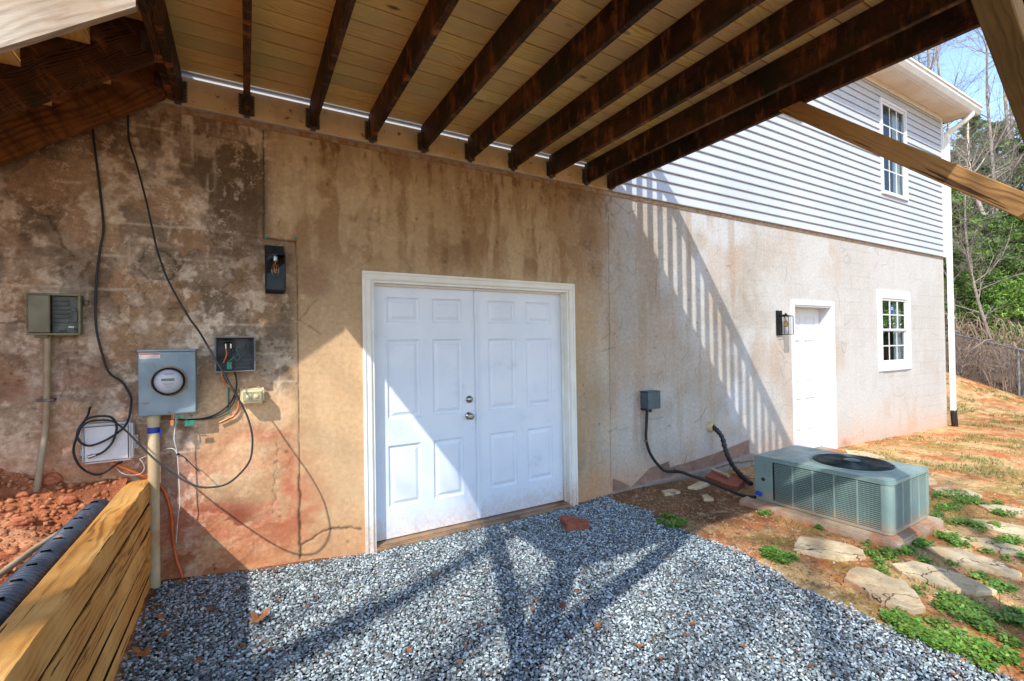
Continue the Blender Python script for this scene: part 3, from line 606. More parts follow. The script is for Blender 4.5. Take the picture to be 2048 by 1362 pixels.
# lapping of the wall opening behind the lower window trim is hidden by the frame
# ================================================================ DECK
deck = empty('deck', (1.4, -3.05, 0), 'raised timber deck with dark stained joists, fresh pine boards, braces and stairs', 'deck')
def beam(name, p0, p1, wd, h, mat, parent, bev=.004, roll=None, copy=None):
    p0, p1 = Vector(p0), Vector(p1); L = (p1-p0).length; X_ = (p1-p0).normalized()
    Z_ = Vector(roll) if roll else (Vector((0, 0, 1)) if abs(X_.z) < .9 else Vector((0, 1, 0)))
    Y_ = Z_.cross(X_).normalized(); Z_ = X_.cross(Y_)
    if copy is None:
        m = MB(); m.box(0, L, -wd/2, wd/2, -h/2, h/2); o = m.build(name, mat, None, bev)
    else: o = copy.copy(); COL.objects.link(o)
    mat4 = Matrix((X_, Y_, Z_)).transposed().to_4x4(); mat4.translation = p0; o.matrix_basis = mat4
    par(o, parent); return o
JR = [-.373, -.335, .04, .45, .86, 1.27, 1.68, 2.10, 2.51, 2.93, 3.245]; ZB, ZT = 3.105, 3.293; DY = -3.05
j0 = None
for xr in JR:
    j0 = beam('joist', (xr-.019, -.038, (ZB+ZT)/2), (xr-.019, DY+.04, (ZB+ZT)/2), .0375, ZT-ZB, M['joist'], deck, .004, copy=j0)
beam('ledger_board', (-.43, -.019, 3.178), (3.30, -.019, 3.178), .034, .184, M['cream'], deck, .003)
beam('rim_beam', (-.44, DY, 3.15), (3.28, DY, 3.15), .078, .285, M['joist_new'], deck, .004)
beam('fascia_board', (3.272, -.03, 3.20), (3.272, DY-.03, 3.20), .019, .235, M['brace'], deck, .003) if False else None
hg = None
for xr in JR:
    if xr == -.373: continue
    if hg is None:
        m = MB(); a = -.0385
        for s in (-1, 1):
            xx = -.019+s*.0215
            m.box(min(xx, xx+s*.0025), max(xx, xx+s*.0025), -.085, a, ZB-.004, ZB+.135)
            for k in range(7):   # serrated flange
                z = ZB+.002+k*.0195; m.box(min(xx+s*.0025, xx+s*.026), max(xx+s*.0025, xx+s*.026), a-.003, a, z, z+.0145)
            m.box(min(xx+s*.0025, xx+s*.020), max(xx+s*.0025, xx+s*.020), a-.0025, a, ZB-.004, ZB+.136)
        m.box(-.0435, .0055, -.085, a, ZB-.007, ZB-.004); m.box(-.036, -.002, -.05, a, ZB-.022, ZB-.007)
        hg = m.build('joist_hanger', M['galv'], None, .0008); hg.location.x = xr; par(hg, deck)
    else:
        h2 = hg.copy(); COL.objects.link(h2); h2.parent = None; h2.matrix_parent_inverse = Matrix(); h2.location = (xr, 0, 0); par(h2, deck)
# deck boards: run along x, two lengths per row
bw = .1395; y = -.068; k = 0; rb = random.Random(3)
while y-bw > DY-.09:
    gap = rb.choice([.0012, .0012, .0016, .002, .002, .0042]); z = 3.3065+rb.uniform(-.0006, .0006)
    cut = rb.choice([.84, 1.25, 1.66, 2.08, 2.49]) if k % 3 else None
    segs = [(-.46, cut-.001), (cut+.001, 3.285)] if cut else [(-.46, 3.285)]
    for a, b in segs:
        L_ = b-a; mb = MB(); mb.box(0, L_, -(bw-gap)/2, (bw-gap)/2, -.001, .013); mb.box(0, L_, -bw/2+.0036, bw/2-.0036, -.013, -.0008)
        o = mb.build('deck_board', M['board'], None, .0012); o.matrix_basis = Matrix.Translation((a, y-bw/2, z)); par(o, deck)
    y -= bw; k += 1
# posts, braces, railing
for px_ in (-.36, 3.19): beam('post', (px_, DY-.01, -.15), (px_, DY-.01, 3.005), .12, .12, M['brace'], deck, .005, roll=(0, 1, 0))
def br(p0, p1, mat, w_=.089, h_=.10):
    # mitred: upper end cut level under the framing, lower end cut plumb against the post
    p0, p1 = (Vector(p0), Vector(p1)) if p0[2] > p1[2] else (Vector(p1), Vector(p0)); d = (p1-p0).normalized(); X_ = d; hz = Vector((d.x, d.y, 0)).normalized()
    Y_ = Vector((0, 0, 1)).cross(X_).normalized(); Z_ = X_.cross(Y_); L = (p1-p0).length; zt = 3.1035; m = MB(); vs = []
    for sy in (-w_/2, w_/2):
        for sz in (-h_/2, h_/2):
            a = p0+Y_*sy+Z_*sz; t0 = (zt-a.z)/d.z; t1 = ((p1-a).dot(hz))/d.dot(hz); vs += [(t0, sy, sz), (t1, sy, sz)]
    m.add(vs, [(0, 1, 3, 2), (4, 6, 7, 5), (0, 4, 5, 1), (2, 3, 7, 6), (0, 2, 6, 4), (1, 5, 7, 3)]); o = m.build('knee_brace', mat, None, .004)
    R = Matrix((X_, Y_, Z_)).transposed().to_4x4(); R.translation = p0; o.matrix_basis = R; par(o, deck); return o
br((3.212, -1.90, 3.06), (3.212, -2.985, 2.085), M['brace'])
br((3.13, DY+.0, 2.14), (1.76, DY+.0, 3.11), M['brace_green'], .089, .105)
br((-.30, DY+.0, 2.14), (1.07, DY+.0, 3.11), M['brace_green'], .089, .12)
br((-.355, -1.90, 3.06), (-.355, -2.985, 2.085), M['brace'])
rl = empty('railing', (3.27, -1.5, 3.32), parent=deck)
def rail(a, b, n, inset):
    a, b = Vector(a), Vector(b); d = (b-a).normalized(); side = Vector((-d.y, d.x, 0))
    beam('top_rail', a+Vector((0, 0, 4.30)), b+Vector((0, 0, 4.30)), .14, .036, M['weathered'], rl)
    beam('rail_support', a+Vector((0, 0, 4.235)), b+Vector((0, 0, 4.235)), .038, .088, M['weathered'], rl)
    bl = None
    for k in range(n):
        p = a+(b-a)*((k+.5)/n); bl = beam('baluster', p+side*inset+Vector((0, 0, 3.15)), p+side*inset+Vector((0, 0, 4.27)), .045, .045, M['weathered'], rl, roll=(0, 1, 0), copy=bl)
    return d
rail((3.262, -.03, 0), (3.262, DY-.02, 0), 22, .0)
rail((3.262, DY-.06, 0), (-.44, DY-.06, 0), 26, .0)
for p in ((3.23, DY), (1.4, DY-.09), (-.40, DY)): beam('rail_post', (p[0], p[1]-.02, 3.34), (p[0], p[1]-.02, 4.28), .089, .089, M['weathered'], rl, roll=(0, 1, 0))
# stairs going down to the left
st = empty('staircase', (-.4, -.5, 3.1), parent=deck)
SX, SZ, RUN, RISE, NS = -.415, 3.31, .254, .188, 13
sl = Vector((-1, 0, -RISE/RUN)).normalized(); pn = Vector((-RISE/RUN, 0, 1)).normalized()
def stringer(yc, notched, mat):
    m = MB(); Lx = NS*RUN; low0 = 3.085
    if notched:
        top = [(SX, SZ-.03)]
        for k in range(NS):
            xx = SX-k*RUN; zz = SZ-.03-k*RISE; top += [(xx-RUN, zz), (xx-RUN, zz-RISE)]
        poly = top[:-1] + [(SX-Lx, low0-Lx*RISE/RUN), (SX, low0)]
    else: poly = [(SX, low0+.345), (SX-Lx, low0+.345-Lx*RISE/RUN), (SX-Lx, low0-Lx*RISE/RUN), (SX, low0)]
    n = len(poly); m.add([(x, y_, z) for y_ in (yc-.019, yc+.019) for x, z in poly], [tuple(range(n)), tuple(range(n, 2*n))[::-1]]+[(k, (k+1) % n, n+(k+1) % n, n+k) for k in range(n)])
    o = m.build('stringer', mat, None)
    R = Matrix((sl*-1, Vector((0, 1, 0)), pn)).transposed().to_4x4(); R.translation = Vector((SX, yc, low0))
    o.data.transform(R.inverted()); o.matrix_basis = R; par(o, st); return o
stringer(-.085, True, M['joist_new']); stringer(-.50, True, M['joist']); stringer(-.95, False, M['weathered'])
for k in range(NS):
    xx = SX-k*RUN; zz = SZ-k*RISE
    beam('tread', (xx-RUN-.02, -.505, zz-.015), (xx, -.505, zz-.015), .83, .026, M['board'], st, .002) if False else beam('tread', (xx-RUN/2-.01, -.93, zz-.015), (xx-RUN/2-.01, -.006, zz-.015), RUN+.02, .026, M['board'], st, .002)
    beam('riser', (xx-.012, -.93, zz+RISE/2-.008), (xx-.012, -.006, zz+RISE/2-.008), .018, RISE-.032, M['board'], st, .001)
for yc in (-.085, -.50):
    m = MB(); m.box(SX-.05, SX-.0005, yc-.0225, yc-.0195, 3.13, 3.23); m.box(SX-.003, SX-.0003, yc-.06, yc-.0225, 3.13, 3.23); m.build('angle_bracket', M['galv'], st, .001)
# ================================================================ WALL FIXTURES
def shell(m, x0, x1, z0, z1, y0, y1, t):       # open-fronted box
    m.box(x0, x1, y1-t, y1, z0, z1); m.box(x0, x0+t, y0, y1-t, z0, z1); m.box(x1-t, x1, y0, y1-t, z0, z1); m.box(x0+t, x1-t, y0, y1-t, z0, z0+t); m.box(x0+t, x1-t, y0, y1-t, z1-t, z1)
# meter box
mt = empty('electric_meter', (-.41, 0, 1.14), 'rust-speckled grey electric meter box with round glass meter, on top of the beige riser pipe', 'electric meter')
m = MB(); m.box(-.555, -.272, -.105, -.002, 1.142, 1.528); m.build('meter_box', M['meter'], mt, .004)
m = MB(); m.box(-.559, -.268, -.112, -.0, 1.528, 1.541); m.box(-.5535, -.2735, -.1085, -.1052, 1.150, 1.524); m.build('box_cover', M['meter'], mt, .002)
mc = (-.405, -.1085, 1.348)
m = MB(); m.lathe([(.091, 0), (.091, -.008), (.088, -.014), (.082, -.014)], mc, 'y', 40, cap=False); m.build('meter_ring', M['rust'], mt)
m = MB(); m.lathe([(.083, -.014), (.083, -.040), (.079, -.046), (.074, -.044), (.073, -.03)], mc, 'y', 40, cap=False); m.build('meter_bezel', M['lampblack'], mt)
m = MB(); m.lathe([(.0735, -.030), (.0735, -.034), (.0, -.0341)], mc, 'y', 40); m.build('meter_face', M['dial'], mt)
m = MB(); m.box(mc[0]-.036, mc[0]+.030, -.1455, -.143, 1.350, 1.366); m.build('display', M['lcd'], mt)
m = MB()
for (a, b, z) in ((-.03, .03, 1.395), (-.022, .022, 1.388), (-.03, .025, 1.336), (-.024, .026, 1.329), (-.018, .014, 1.318), (-.012, .016, 1.309), (-.052, -.044, 1.36), (.042, .05, 1.36)): m.box(mc[0]+a, mc[0]+b, -.1450, -.143, z, z+.0022)
m.build('dial_print', M['greyink'], mt)
m = MB(); m.lathe([(.080, -.040), (.076, -.058), (.066, -.070), (.03, -.076), (.0, -.077)], mc, 'y', 40, cap=False); m.build('glass_dome', M['clear'], mt)
m = MB(); m.box(-.549, -.449, -.1092, -.1086, 1.488, 1.521); m.build('warning_label', M['paper'], mt)
m = MB(); m.box(-.547, -.451, -.1098, -.1093, 1.510, 1.519); 
m.build('label_band', M['redink'], mt)
m = MB()
for k in range(4): m.box(-.545, -.456-.012*(k % 2), -.1098, -.1093, 1.4925+k*.004, 1.494+k*.004)
m.build('label_print', M['greyink'], mt)
m = MB(); m.tube([(-.395, -.10, 1.146), (-.395, -.10, 1.12), (-.385, -.10, 1.118), (-.385, -.10, 1.146)], .003, 6); m.box(-.402, -.384, -.108, -.092, 1.075, 1.110); m.build('padlock', M['copper'], mt, .001)
# riser pipe
e = empty('riser_pipe', (-.49, -.06, .1), 'thick beige plastic riser pipe with blue tape below the meter box', 'pipe')
m = MB(); m.tube([(-.492, -.062, .02), (-.492, -.062, .6), (-.490, -.062, 1.10)], .0295, 20); m.lathe([(.034, 0), (.034, .05), (.03, .051)], (-.490, -.062, 1.092), 'z', 20); m.build('pipe', M['pvc'], e)
m = MB(); m.lathe([(.0302, 0), (.0308, .004), (.0305, .03), (.0302, .036)], (-.491, -.062, 1.035), 'z', 20); m.add([(-.462, -.07, 1.062), (-.446, -.085, 1.05), (-.450, -.088, 1.03), (-.458, -.072, 1.0)], [(0, 1, 2, 3)]); m.build('tape', M['tape'], e)
# telephone interface box
ni = empty('phone_interface_box', (-.93, 0, 1.63), 'olive grey telephone box with its right half open, high at left above the thin conduit', 'utility box')
x0, x1, z0, z1 = -1.034, -.822, 1.636, 1.858
m = MB(); shell(m, x0, x1, z0, z1, -.075, 0, .006); m.box(x0-.006, x1+.006, -.079, -.070, z1-.006, z1+.006); m.box(x0-.006, x1+.006, -.079, -.070, z0-.006, z0+.006); m.box(x0-.006, x0+.004, -.079, -.070, z0, z1); m.box(x1-.004, x1+.006, -.079, -.070, z0, z1); m.box(x1+.006, x1+.026, -.02, -.004, z1-.05, z1-.02); m.box(x0+.02, x0+.075, -.06, -.01, z0-.02, z0); m.box(x0+.1, x0+.18, -.06, -.01, z0-.012, z0); m.build('housing', M['beige'], ni, .002)
m = MB(); m.box(x0+.004, x0+.092, -.092, -.076, z0+.008, z1-.006); m.box(x0-.006, x0+.004, -.085, -.06, z0+.03, z0+.07); m.box(x0-.006, x0+.004, -.085, -.06, z1-.07, z1-.03); m.build('closed_cover', M['beige'], ni, .004)
m = MB(); m.box(x0+.092, x1-.008, -.052, -.048, z0+.008, z1-.008)
for k in range(6): z = z1-.036-k*.024; m.tube([(x0+.10, -.055, z), (x0+.155, -.055, z)], .003, 6); m.lathe([(.006, 0), (.006, -.008)], (x0+.158, -.052, z+.003), 'y', 10)
m.box(x1-.034, x1-.012, -.062, -.052, z0+.07, z0+.13); m.lathe([(.011, 0), (.011, -.01)], (x1-.028, -.052, z0+.135), 'y', 14)
m.build('terminal_panel', M['beigedark'], ni, .001)
m = MB(); m.box(x1-.052, x1-.028, -.0545, -.0525, z0+.036, z0+.045); m.build('small_label', M['paper'], ni)
m = MB(); m.box(x0+.122, x0+.150, -.06, -.052, z0+.012, z0+.024); m.box(x1-.026, x1-.014, -.06, -.052, z0+.02, z0+.034); m.build('port', M['black'], ni)
e = empty('thin_conduit', (-.98, -.03, .8), 'thin weathered conduit running from the telephone box down into the red dirt', 'pipe')
cp = [wp(95, 670, -.03), wp(94, 760, -.03), wp(92, 850, -.035), wp(84, 910, -.05), wp(74, 975, -.09), wp(70, 1000, -.11)]
m = MB(); m.tube(smoothpath(cp, 6), .0155, 14); m.build('pipe', M['conduit'], e)
m = MB(); q = wp(92, 800, -.03); m.box(q.x-.024, q.x+.024, -.049, -.0465, q.z-.008, q.z+.008); m.box(q.x-.036, q.x-.0165, -.047, -.001, q.z-.007, q.z+.007); m.box(q.x+.0165, q.x+.036, -.047, -.001, q.z-.007, q.z+.007); m.build('clamp', M['galv'], e, .001)
# wall lanterns
def lantern(x, z, label):
    e = empty('wall_lantern', (x, 0, z), label, 'wall lamp', 'black lanterns on the house wall')
    m = MB(); m.box(x-.059, x+.059, -.020, 0, z, z+.33); m.build('back_plate', M['lampblack'], e, .002)
    t = .006; xa, xb_, ya, yb, za, zb = x-.059, x+.059, -.165, -.04, z+.012, z+.245
    m = MB()
    for X_ in (xa, xb_-t):
        for Y_ in (ya, yb-t): m.box(X_, X_+t, Y_, Y_+t, za, zb)
    for Z_ in (za-t, zb):
        m.box(xa, xb_, ya, ya+t, Z_, Z_+t); m.box(xa, xb_, yb-t, yb, Z_, Z_+t); m.box(xa, xa+t, ya+t, yb-t, Z_, Z_+t); m.box(xb_-t, xb_, ya+t, yb-t, Z_, Z_+t)
    m.build('cage', M['lampblack'], e)
    m = MB(); m.box(xa+.001, xb_-.001, ya+.001, yb-.001, zb+t, zb+t+.004); m.box(x-.03, x+.03, -.13, -.07, zb+t+.004, zb+t+.012); m.box(x-.012, x+.012, -.115, -.018, zb+t+.014, zb+t+.024); m.lathe([(.012, 0), (.012, .02), (.006, .03)], (x, -.10, zb+t+.012), 'z', 12); m.build('roof_plate', M['lampblack'], e, .001)
    m = MB(); m.tube([(x, -.10, zb), (x, -.10, zb-.035)], .015, 12); m.build('socket', M['steel'], e)
    m = MB(); m.lathe([(.011, 0), (.012, -.01), (.024, -.05), (.024, -.085), (.012, -.105), (.0, -.108)], (x, -.10, zb-.035), 'z', 16); m.build('bulb', M['bulb'], e)
    m = MB(); m.tube([(x, -.10, zb-.035), (x, -.10, zb-.06)], .0035, 6)
    for s in (-1, 1): m.tube([(x, -.10, zb-.055), (x+s*.009, -.10, zb-.062), (x+s*.004, -.10, zb-.115)], .0028, 6)
    m.build('filament', M['brass'], e)
    m = MB(); m.add([(xa+.003, ya+.003, za), (xb_-.003, ya+.003, za), (xb_-.003, ya+.003, zb), (xa+.003, ya+.003, zb)], [(0, 1, 2, 3)])
    for X_ in (xa+.003, xb_-.003): m.add([(X_, ya+.003, za), (X_, yb-.003, za), (X_, yb-.003, zb), (X_, ya+.003, zb)], [(0, 1, 2, 3)])
    m.build('glass_panel', M['clear'], e)
lantern(.178, 1.915, 'black box lantern mounted left of the white double door under the deck')
lantern(6.17, 1.603, 'black box lantern in the sun beside the white side door')
# open cable box
jb = empty('open_cable_box', (-.057, 0, 1.385), 'open dark grey cable box with green and orange wires inside, right of the meter box', 'utility box')
x0, x1, z0, z1 = -.166, .05, 1.394, 1.612
m = MB(); shell(m, x0, x1, z0, z1, -.095, -.001, .005)
for i in range(6):
    for j in range(4):
        if 2 <= i or j < 3:
            xx = x0+.022+i*.031; zz = z0+.092+j*.028
            m.box(xx, xx+.020, -.0135, -.006, zz, zz+.019)
m.box(x0+.11, x1-.02, -.012, -.006, z0+.03, z0+.055); m.box(x0+.10, x0+.103, -.016, -.006, z0+.02, z1-.02); m.box(x0+.01, x1-.01, -.014, -.006, z0+.082, z0+.085)
m.build('housing', M['jbox'], jb, .001)
m = MB(); r = .006
for (a, b, c, d) in ((x0-r, x1+r, z1-.001, z1+r), (x0-r, x1+r, z0-r, z0+.001), (x0-r, x0+.001, z0+.001, z1-.001), (x1-.001, x1+r, z0+.001, z1-.001)): m.box(a, b, -.099, -.088, c, d)
m.build('gasket_rim', M['jrim'], jb, .0025, 2)
m = MB(); m.box(x1+.004, x1+.016, -.085, -.04, z0+.055, z0+.09); m.lathe([(.004, 0), (.004, -.012)], (x1+.012, -.085, z0+.072), 'y', 8); m.box(x0-.018, x0-.006, -.03, -.002, z0+.02, z0+.035); m.build('latch', M['jrim'], jb, .001)
def P(pts, Y): return smoothpath([wp(x, y, (Y[i] if hasattr(Y, '__len__') else Y)) for i, (x, y) in enumerate(pts)], 6)
def J(*pts): return [(400+a/6.19, 640+b/6.19) for a, b in pts]
m = MB(); m.tube(P(J((290, 270), (350, 258), (400, 262)), -.05), .012, 10); m.build('splitter', M['black'], jb)
for a, b in ((318, 300), (382, 300)):
    m = MB(); m.tube(P(J((a, b-5), (a+2, b+60)), -.055), .0065, 8); m.build('coax_connector', M['steel'], jb)
m = MB(); m.tube(P(J((320, 365), (330, 420), (312, 480), (290, 530)), -.055), .0055, 8); m.build('orange_wire', M['orange'], jb)
m = MB(); m.tube(P(J((382, 350), (386, 430), (345, 500), (330, 560)), -.06), .005, 8); m.build('black_wire', M['rubber'], jb)
m = MB(); m.tube(P(J((470, 335), (450, 360), (462, 400), (495, 450), (480, 490), (440, 495), (420, 455), (385, 490), (340, 520)), -.06), .0028, 6); m.build('green_wire', M['green'], jb)
q0, q1 = wp(*J((330, 520))[0], -.065), wp(*J((395, 610))[0], -.065)
m = MB(); m.box(q0.x, q1.x, -.067, -.064, q1.z, q0.z); m.build('green_tag', M['green'], jb, .001)
# cables on the wall below the boxes
def cable(name, pts, Y, r, mat, label, cat='cable', n=8, group=None):
    m = MB(); m.tube(P(pts, Y), r, n); o = m.build(name, mat, None); return tag(o, label, cat, group)
cable('cable', J((265, 640), (275, 720), (320, 790), (370, 830), (430, 890), (470, 960), (478, 1040), (465, 1110), (430, 1170), (400, 1195), (240, 1270)), -.02, .0065, M['copper'], 'orange cable curving down from the open cable box, its end bent left')
cable('cable', J((430, 640), (450, 730), (452, 830), (430, 920), (380, 1020), (300, 1100), (200, 1165), (100, 1205), (0, 1225), (-120, 1232), (-270, 1235), (-380, 1236)), -.022, .005, M['rubber'], 'thin black cable sweeping from the open cable box back to the riser pipe')
cable('cable', J((445, 880), (430, 990), (390, 1060), (330, 1120), (260, 1160), (205, 1185), (110, 1215), (20, 1230)), -.03, .004, M['rubber'], 'shorter black cable just inside the sweep below the open cable box')
cable('cable', J((305, 640), (340, 760), (350, 840), (352, 1000), (350, 1100), (350, 1150)), -.012, .0045, M['green'], 'green cable hanging straight down from the open cable box')
cable('cable', J((355, 1150), (280, 1185), (180, 1215), (60, 1235), (-60, 1238)), -.016, .0028, M['green'], 'thin green ground wire running left towards the meter box')
def K(*pts): return [(120+a/3.406, 780+b/3.406) for a, b in pts]
# translucent splice box
cb = empty('splice_box', (.04, 0, 1.165), 'small yellowed translucent splice box on the wall between the open cable box and the door', 'utility box')
x0, x1, z0, z1 = -.031, .103, 1.178, 1.268
m = MB(); m.box(x0, x1, -.105, -.03, z0, z1); m.build('cover', M['amber'], cb, .014, 3)
m = MB(); m.box(x0+.014, x1-.014, -.1085, -.1055, z0+.018, z1-.014); m.build('gel_window', M['amberpale'], cb, .006, 2)
m = MB()
for a in (x0+.045, x1-.045): m.lathe([(.017, 0), (.016, -.003), (.0, -.0035)], (a, -.1086, (z0+z1)/2), 'y', 20)
m.build('wire_hub', M['amber'], cb)
m = MB(); m.box(x0-.004, x1+.004, -.03, -.018, z0-.004, z1+.004); m.box(x0+.01, x1-.01, -.018, -.0, z0+.01, z1-.01); m.build('base', M['amber'], cb, .004)
for (a, c) in ((x0+.0, z1+.004), (x0-.008, z0+.06), (x1-.03, z1+.006), (x1+.003, z0+.0), (x1+.006, z1-.02), (x0+.035, z1+.006)):
    m = MB(); m.lathe([(.0075, -.02), (.0075, -.03), (.004, -.03), (.004, -.02)], (a, 0, c), 'y', 12); m.build('screw_ear', M['amber'], cb)
# white box
wb = empty('white_cable_box', (-.705, 0, .87), 'dirty white plastic box behind a coil of black cable, just above the dirt mound', 'utility box')
x0, x1, z0, z1 = -.818, -.588, .888, 1.115
m = MB(); m.box(x0, x1, -.075, -.002, z0, z1); m.build('box_body', M['boxwhite'], wb, .012, 3)
m = MB(); m.box(x0+.012, x1-.018, -.081, -.074, z0+.012, z1-.012); m.build('lid', M['boxwhite'], wb, .006, 2)
m = MB()
for zz in (z0+.07, z0+.105, z0+.13): m.lathe([(.011, -.02), (.011, -.032), (.005, -.032), (.005, -.02)], (x1+.008, 0, zz), 'y', 14)
m.box(x1-.002, x1+.006, -.035, -.01, z0+.06, z0+.14); m.build('hasp', M['boxwhite'], wb, .0)
m = MB()
for zz in (z0+.05, z1-.06): m.tube([(x0-.004, -.05, zz), (x0-.004, -.05, zz+.035)], .006, 8)
m.build('hinge', M['boxwhite'], wb)
m = MB()
for k in range(3): m.box(x0+.118, x0+.165-.01*k, -.0822, -.0812, z0+.024+k*.010, z0+.0255+k*.010)
m.build('moulded_mark', M['amber'], wb)
# long cables
cable('cable', [(185, 240), (186, 262), (190, 300), (200, 380), (207, 455), (200, 500), (192, 570), (192, 650), (205, 710), (218, 745), (245, 765), (260, 790)]+K((485, 80), (470, 190), (430, 260), (350, 320), (270, 360), (200, 380), (150, 365), (122, 330), (118, 290), (150, 230), (200, 190), (270, 178), (340, 182), (378, 220), (385, 270), (360, 350), (320, 400), (280, 430), (245, 442)),
      [-.02]*12+[-.03, -.06, -.09, -.10, -.10, -.105, -.11, -.11, -.11, -.11, -.11, -.105, -.105, -.105, -.105, -.10, -.10, -.10, -.10], .0062, M['rubber'], 'thick black cable down the left of the wall, coiling over the white box')
q = wp(*K((245, 442))[0], -.10); q2 = wp(*K((180, 462))[0], -.10)
m = MB(); d_ = (q2-q); m.tube([q, q+d_*.45], .008, 10); m.tube([q+d_*.4, q+d_*.8], .011, 8); m.tube([q+d_*.8, q2], .004, 6); tag(m.build('coax_plug', M['steel'], None), 'metal connector on the end of the cable in front of the white box', 'connector')
LY = [0]*0
loop = [(256, 228), (258, 280), (272, 325), (292, 400), (305, 459), (317, 509), (338, 564), (376, 632), (399, 664), (429, 716), (448, 747), (469, 785), (484, 810), (495, 834), (502, 858), (505, 882), (501, 917), (483, 944), (453, 968), (413, 975), (382, 968), (347, 948), (312, 921), (276, 886), (250, 860), (223, 842), (185, 842), (164, 853), (152, 877), (148, 906), (161, 933), (187, 949), (208, 946), (226, 933), (240, 925)]
LYY = [-.03, -.04, -.05, -.07, -.09, -.11, -.14, -.18, -.21, -.25, -.28, -.32, -.35, -.38, -.41, -.43, -.46, -.475, -.475, -.45, -.40, -.32, -.22, -.17, -.14, -.12, -.12, -.115, -.11, -.10, -.09, -.06, -.05, -.04, -.02]
cable('cable', loop, LYY, .0055, M['rubber'], 'long black cable drooping in a wide loop in front of the wall')
cable('cable', K((205, 112), (190, 170), (150, 240), (108, 340), (92, 420), (125, 505), (190, 560), (262, 572), (320, 552), (372, 515), (425, 488)), [-.0, -.05, -.07, -.08, -.08, -.08, -.08, -.08, -.075, -.06, -.04], .006, M['rubber'], 'black cable coming out of the wall hole and looping round under the white box')
q = wp(*K((195, 102))[0], 0); m = MB(); m.lathe([(.014, -.002), (.013, -.012), (.008, -.012)], q, 'y', 14); tag(m.build('wall_grommet', M['conduit'], None), 'small grey collar round the cable hole above the white box', 'cable entry')
cable('cable', K((350, 498), (400, 515), (470, 545), (540, 575), (600, 600), (640, 620), (690, 660), (720, 710), (745, 790), (760, 880), (765, 960), (775, 1060), (795, 1160), (835, 1280)), [-.04, -.05, -.04, -.03, -.02, -.015, -.015, -.015, -.015, -.018, -.02, -.025, -.035, -.06], .0085, M['orange'], 'thick orange cable from the white box behind the riser pipe to the gravel', n=10)
cable('wire', K((380, 530), (430, 570), (500, 580), (555, 565), (575, 530), (560, 490), (545, 470), (590, 450)), -.05, .002, M['whitewire'], 'thin white wire curling under the white box', 'wire', 6)
cable('wire', K((700, 410), (740, 398), (780, 405), (800, 440)), -.04, .003, M['whitewire'], 'short white wire stub sticking out right of the riser pipe', 'wire', 6)
cable('wire', K((790, 180), (785, 240), (778, 330), (790, 390), (800, 440), (808, 560), (815, 700), (818, 770), (805, 860), (796, 960), (790, 1040)), [-.09, -.09, -.09, -.085, -.08, -.08, -.08, -.08, -.07, -.05, -.03], .0035, M['whitewire'], 'thin pale wire hanging straight down below the meter box', 'wire', 6)
cable('wire', K((790, 160), (800, 210), (792, 240)), -.10, .003, M['green'], 'short green wire hanging under the meter box beside the padlock', 'wire', 6)
cable('wire', K((800, 180), (840, 178), (865, 205)), -.10, .0025, M['green'], 'short green wire leading from the meter box to a green tag', 'wire', 6)
q0, q1 = wp(*K((850, 210))[0], -.09), wp(*K((915, 242))[0], -.09); m = MB(); m.box(q0.x, q1.x, -.092, -.089, q1.z, q0.z); tag(m.build('tag', M['green'], None, .001), 'small green tag hanging at the lower right of the meter box', 'tag')
cable('wire', K((806, 436), (850, 460), (900, 510), (940, 550)), [-.08, -.085, -.09, -.10], .0028, M['rubber'], 'short black wire sticking out to the right of the hanging pale wire', 'wire', 6)
q = wp(*K((805, 438))[0], -.085); m = MB(); m.lathe([(.008, -.006), (.009, .006)], q, 'y', 10); tag(m.build('wire_clip', M['rubber'], None), 'small black clip tying the hanging pale wire', 'clip')
for k, (x, y, lab, mt_) in enumerate(((532, 475, 'green screw anchor at the plaster corner, left one above the lantern', 'green'), (591, 477, 'pale green screw anchor at the plaster corner, right one above the lantern', 'green'), (738, 290, 'dark screw anchor highest in the brown wall above the left door', 'rubber'), (346, 811, 'small dark wall plug between cable and riser pipe below the meter box', 'rubber'))):
    q = wp(x, y); m = MB(); m.lathe([(.009, 0), (.009, -.004), (.004, -.004), (.003, -.001)], (q.x, -.001, q.z), 'y', 14); tag(m.build('screw_anchor', M[mt_], None), lab, 'anchor', 'anchors in the plaster')
# disconnect, whip and lineset
ds = empty('disconnect_box', (3.70, 0, .84), 'small grey-blue electrical disconnect box on the wall above the curved black whip', 'utility box')
m = MB(); m.box(3.622, 3.79, -.11, -.0, .842, 1.012); m.build('box_body', M['discgrey'], ds, .003)
m = MB(); m.box(3.616, 3.796, -.118, -.110, .838, 1.018); m.box(3.612, 3.800, -.12, -.0, 1.018, 1.024); m.box(3.78, 3.81, -.05, -.02, .86, .885); m.build('cover', M['discgrey'], ds, .002)
m = MB(); m.box(3.622, 3.65, -.05, -.0, .822, .842); m.tube([(3.71, -.055, .842), (3.71, -.055, .80)], .018, 12); m.build('cable_gland', M['black'], ds)
S = lambda *pts: [(1150+a/3.404, 700+b/3.404) for a, b in pts]
wh = S((490, 405), (487, 500), (483, 580), (490, 640), (515, 710), (560, 775), (610, 820), (660, 828), (720, 830), (790, 855), (880, 885), (960, 915), (1040, 950), (1110, 980), (1180, 998), (1225, 1000))
tag_ = P(wh, [-.055, -.05, -.05, -.055, -.07, -.10, -.14, -.20, -.28, -.36, -.46, -.56, -.66, -.76, -.86, -.94])
m = MB(); m.tube(tag_, .0155, 12); tag(m.build('electrical_whip', M['rubber'], None), 'thick black conduit curving from the disconnect box along the ground to the condenser', 'cable')
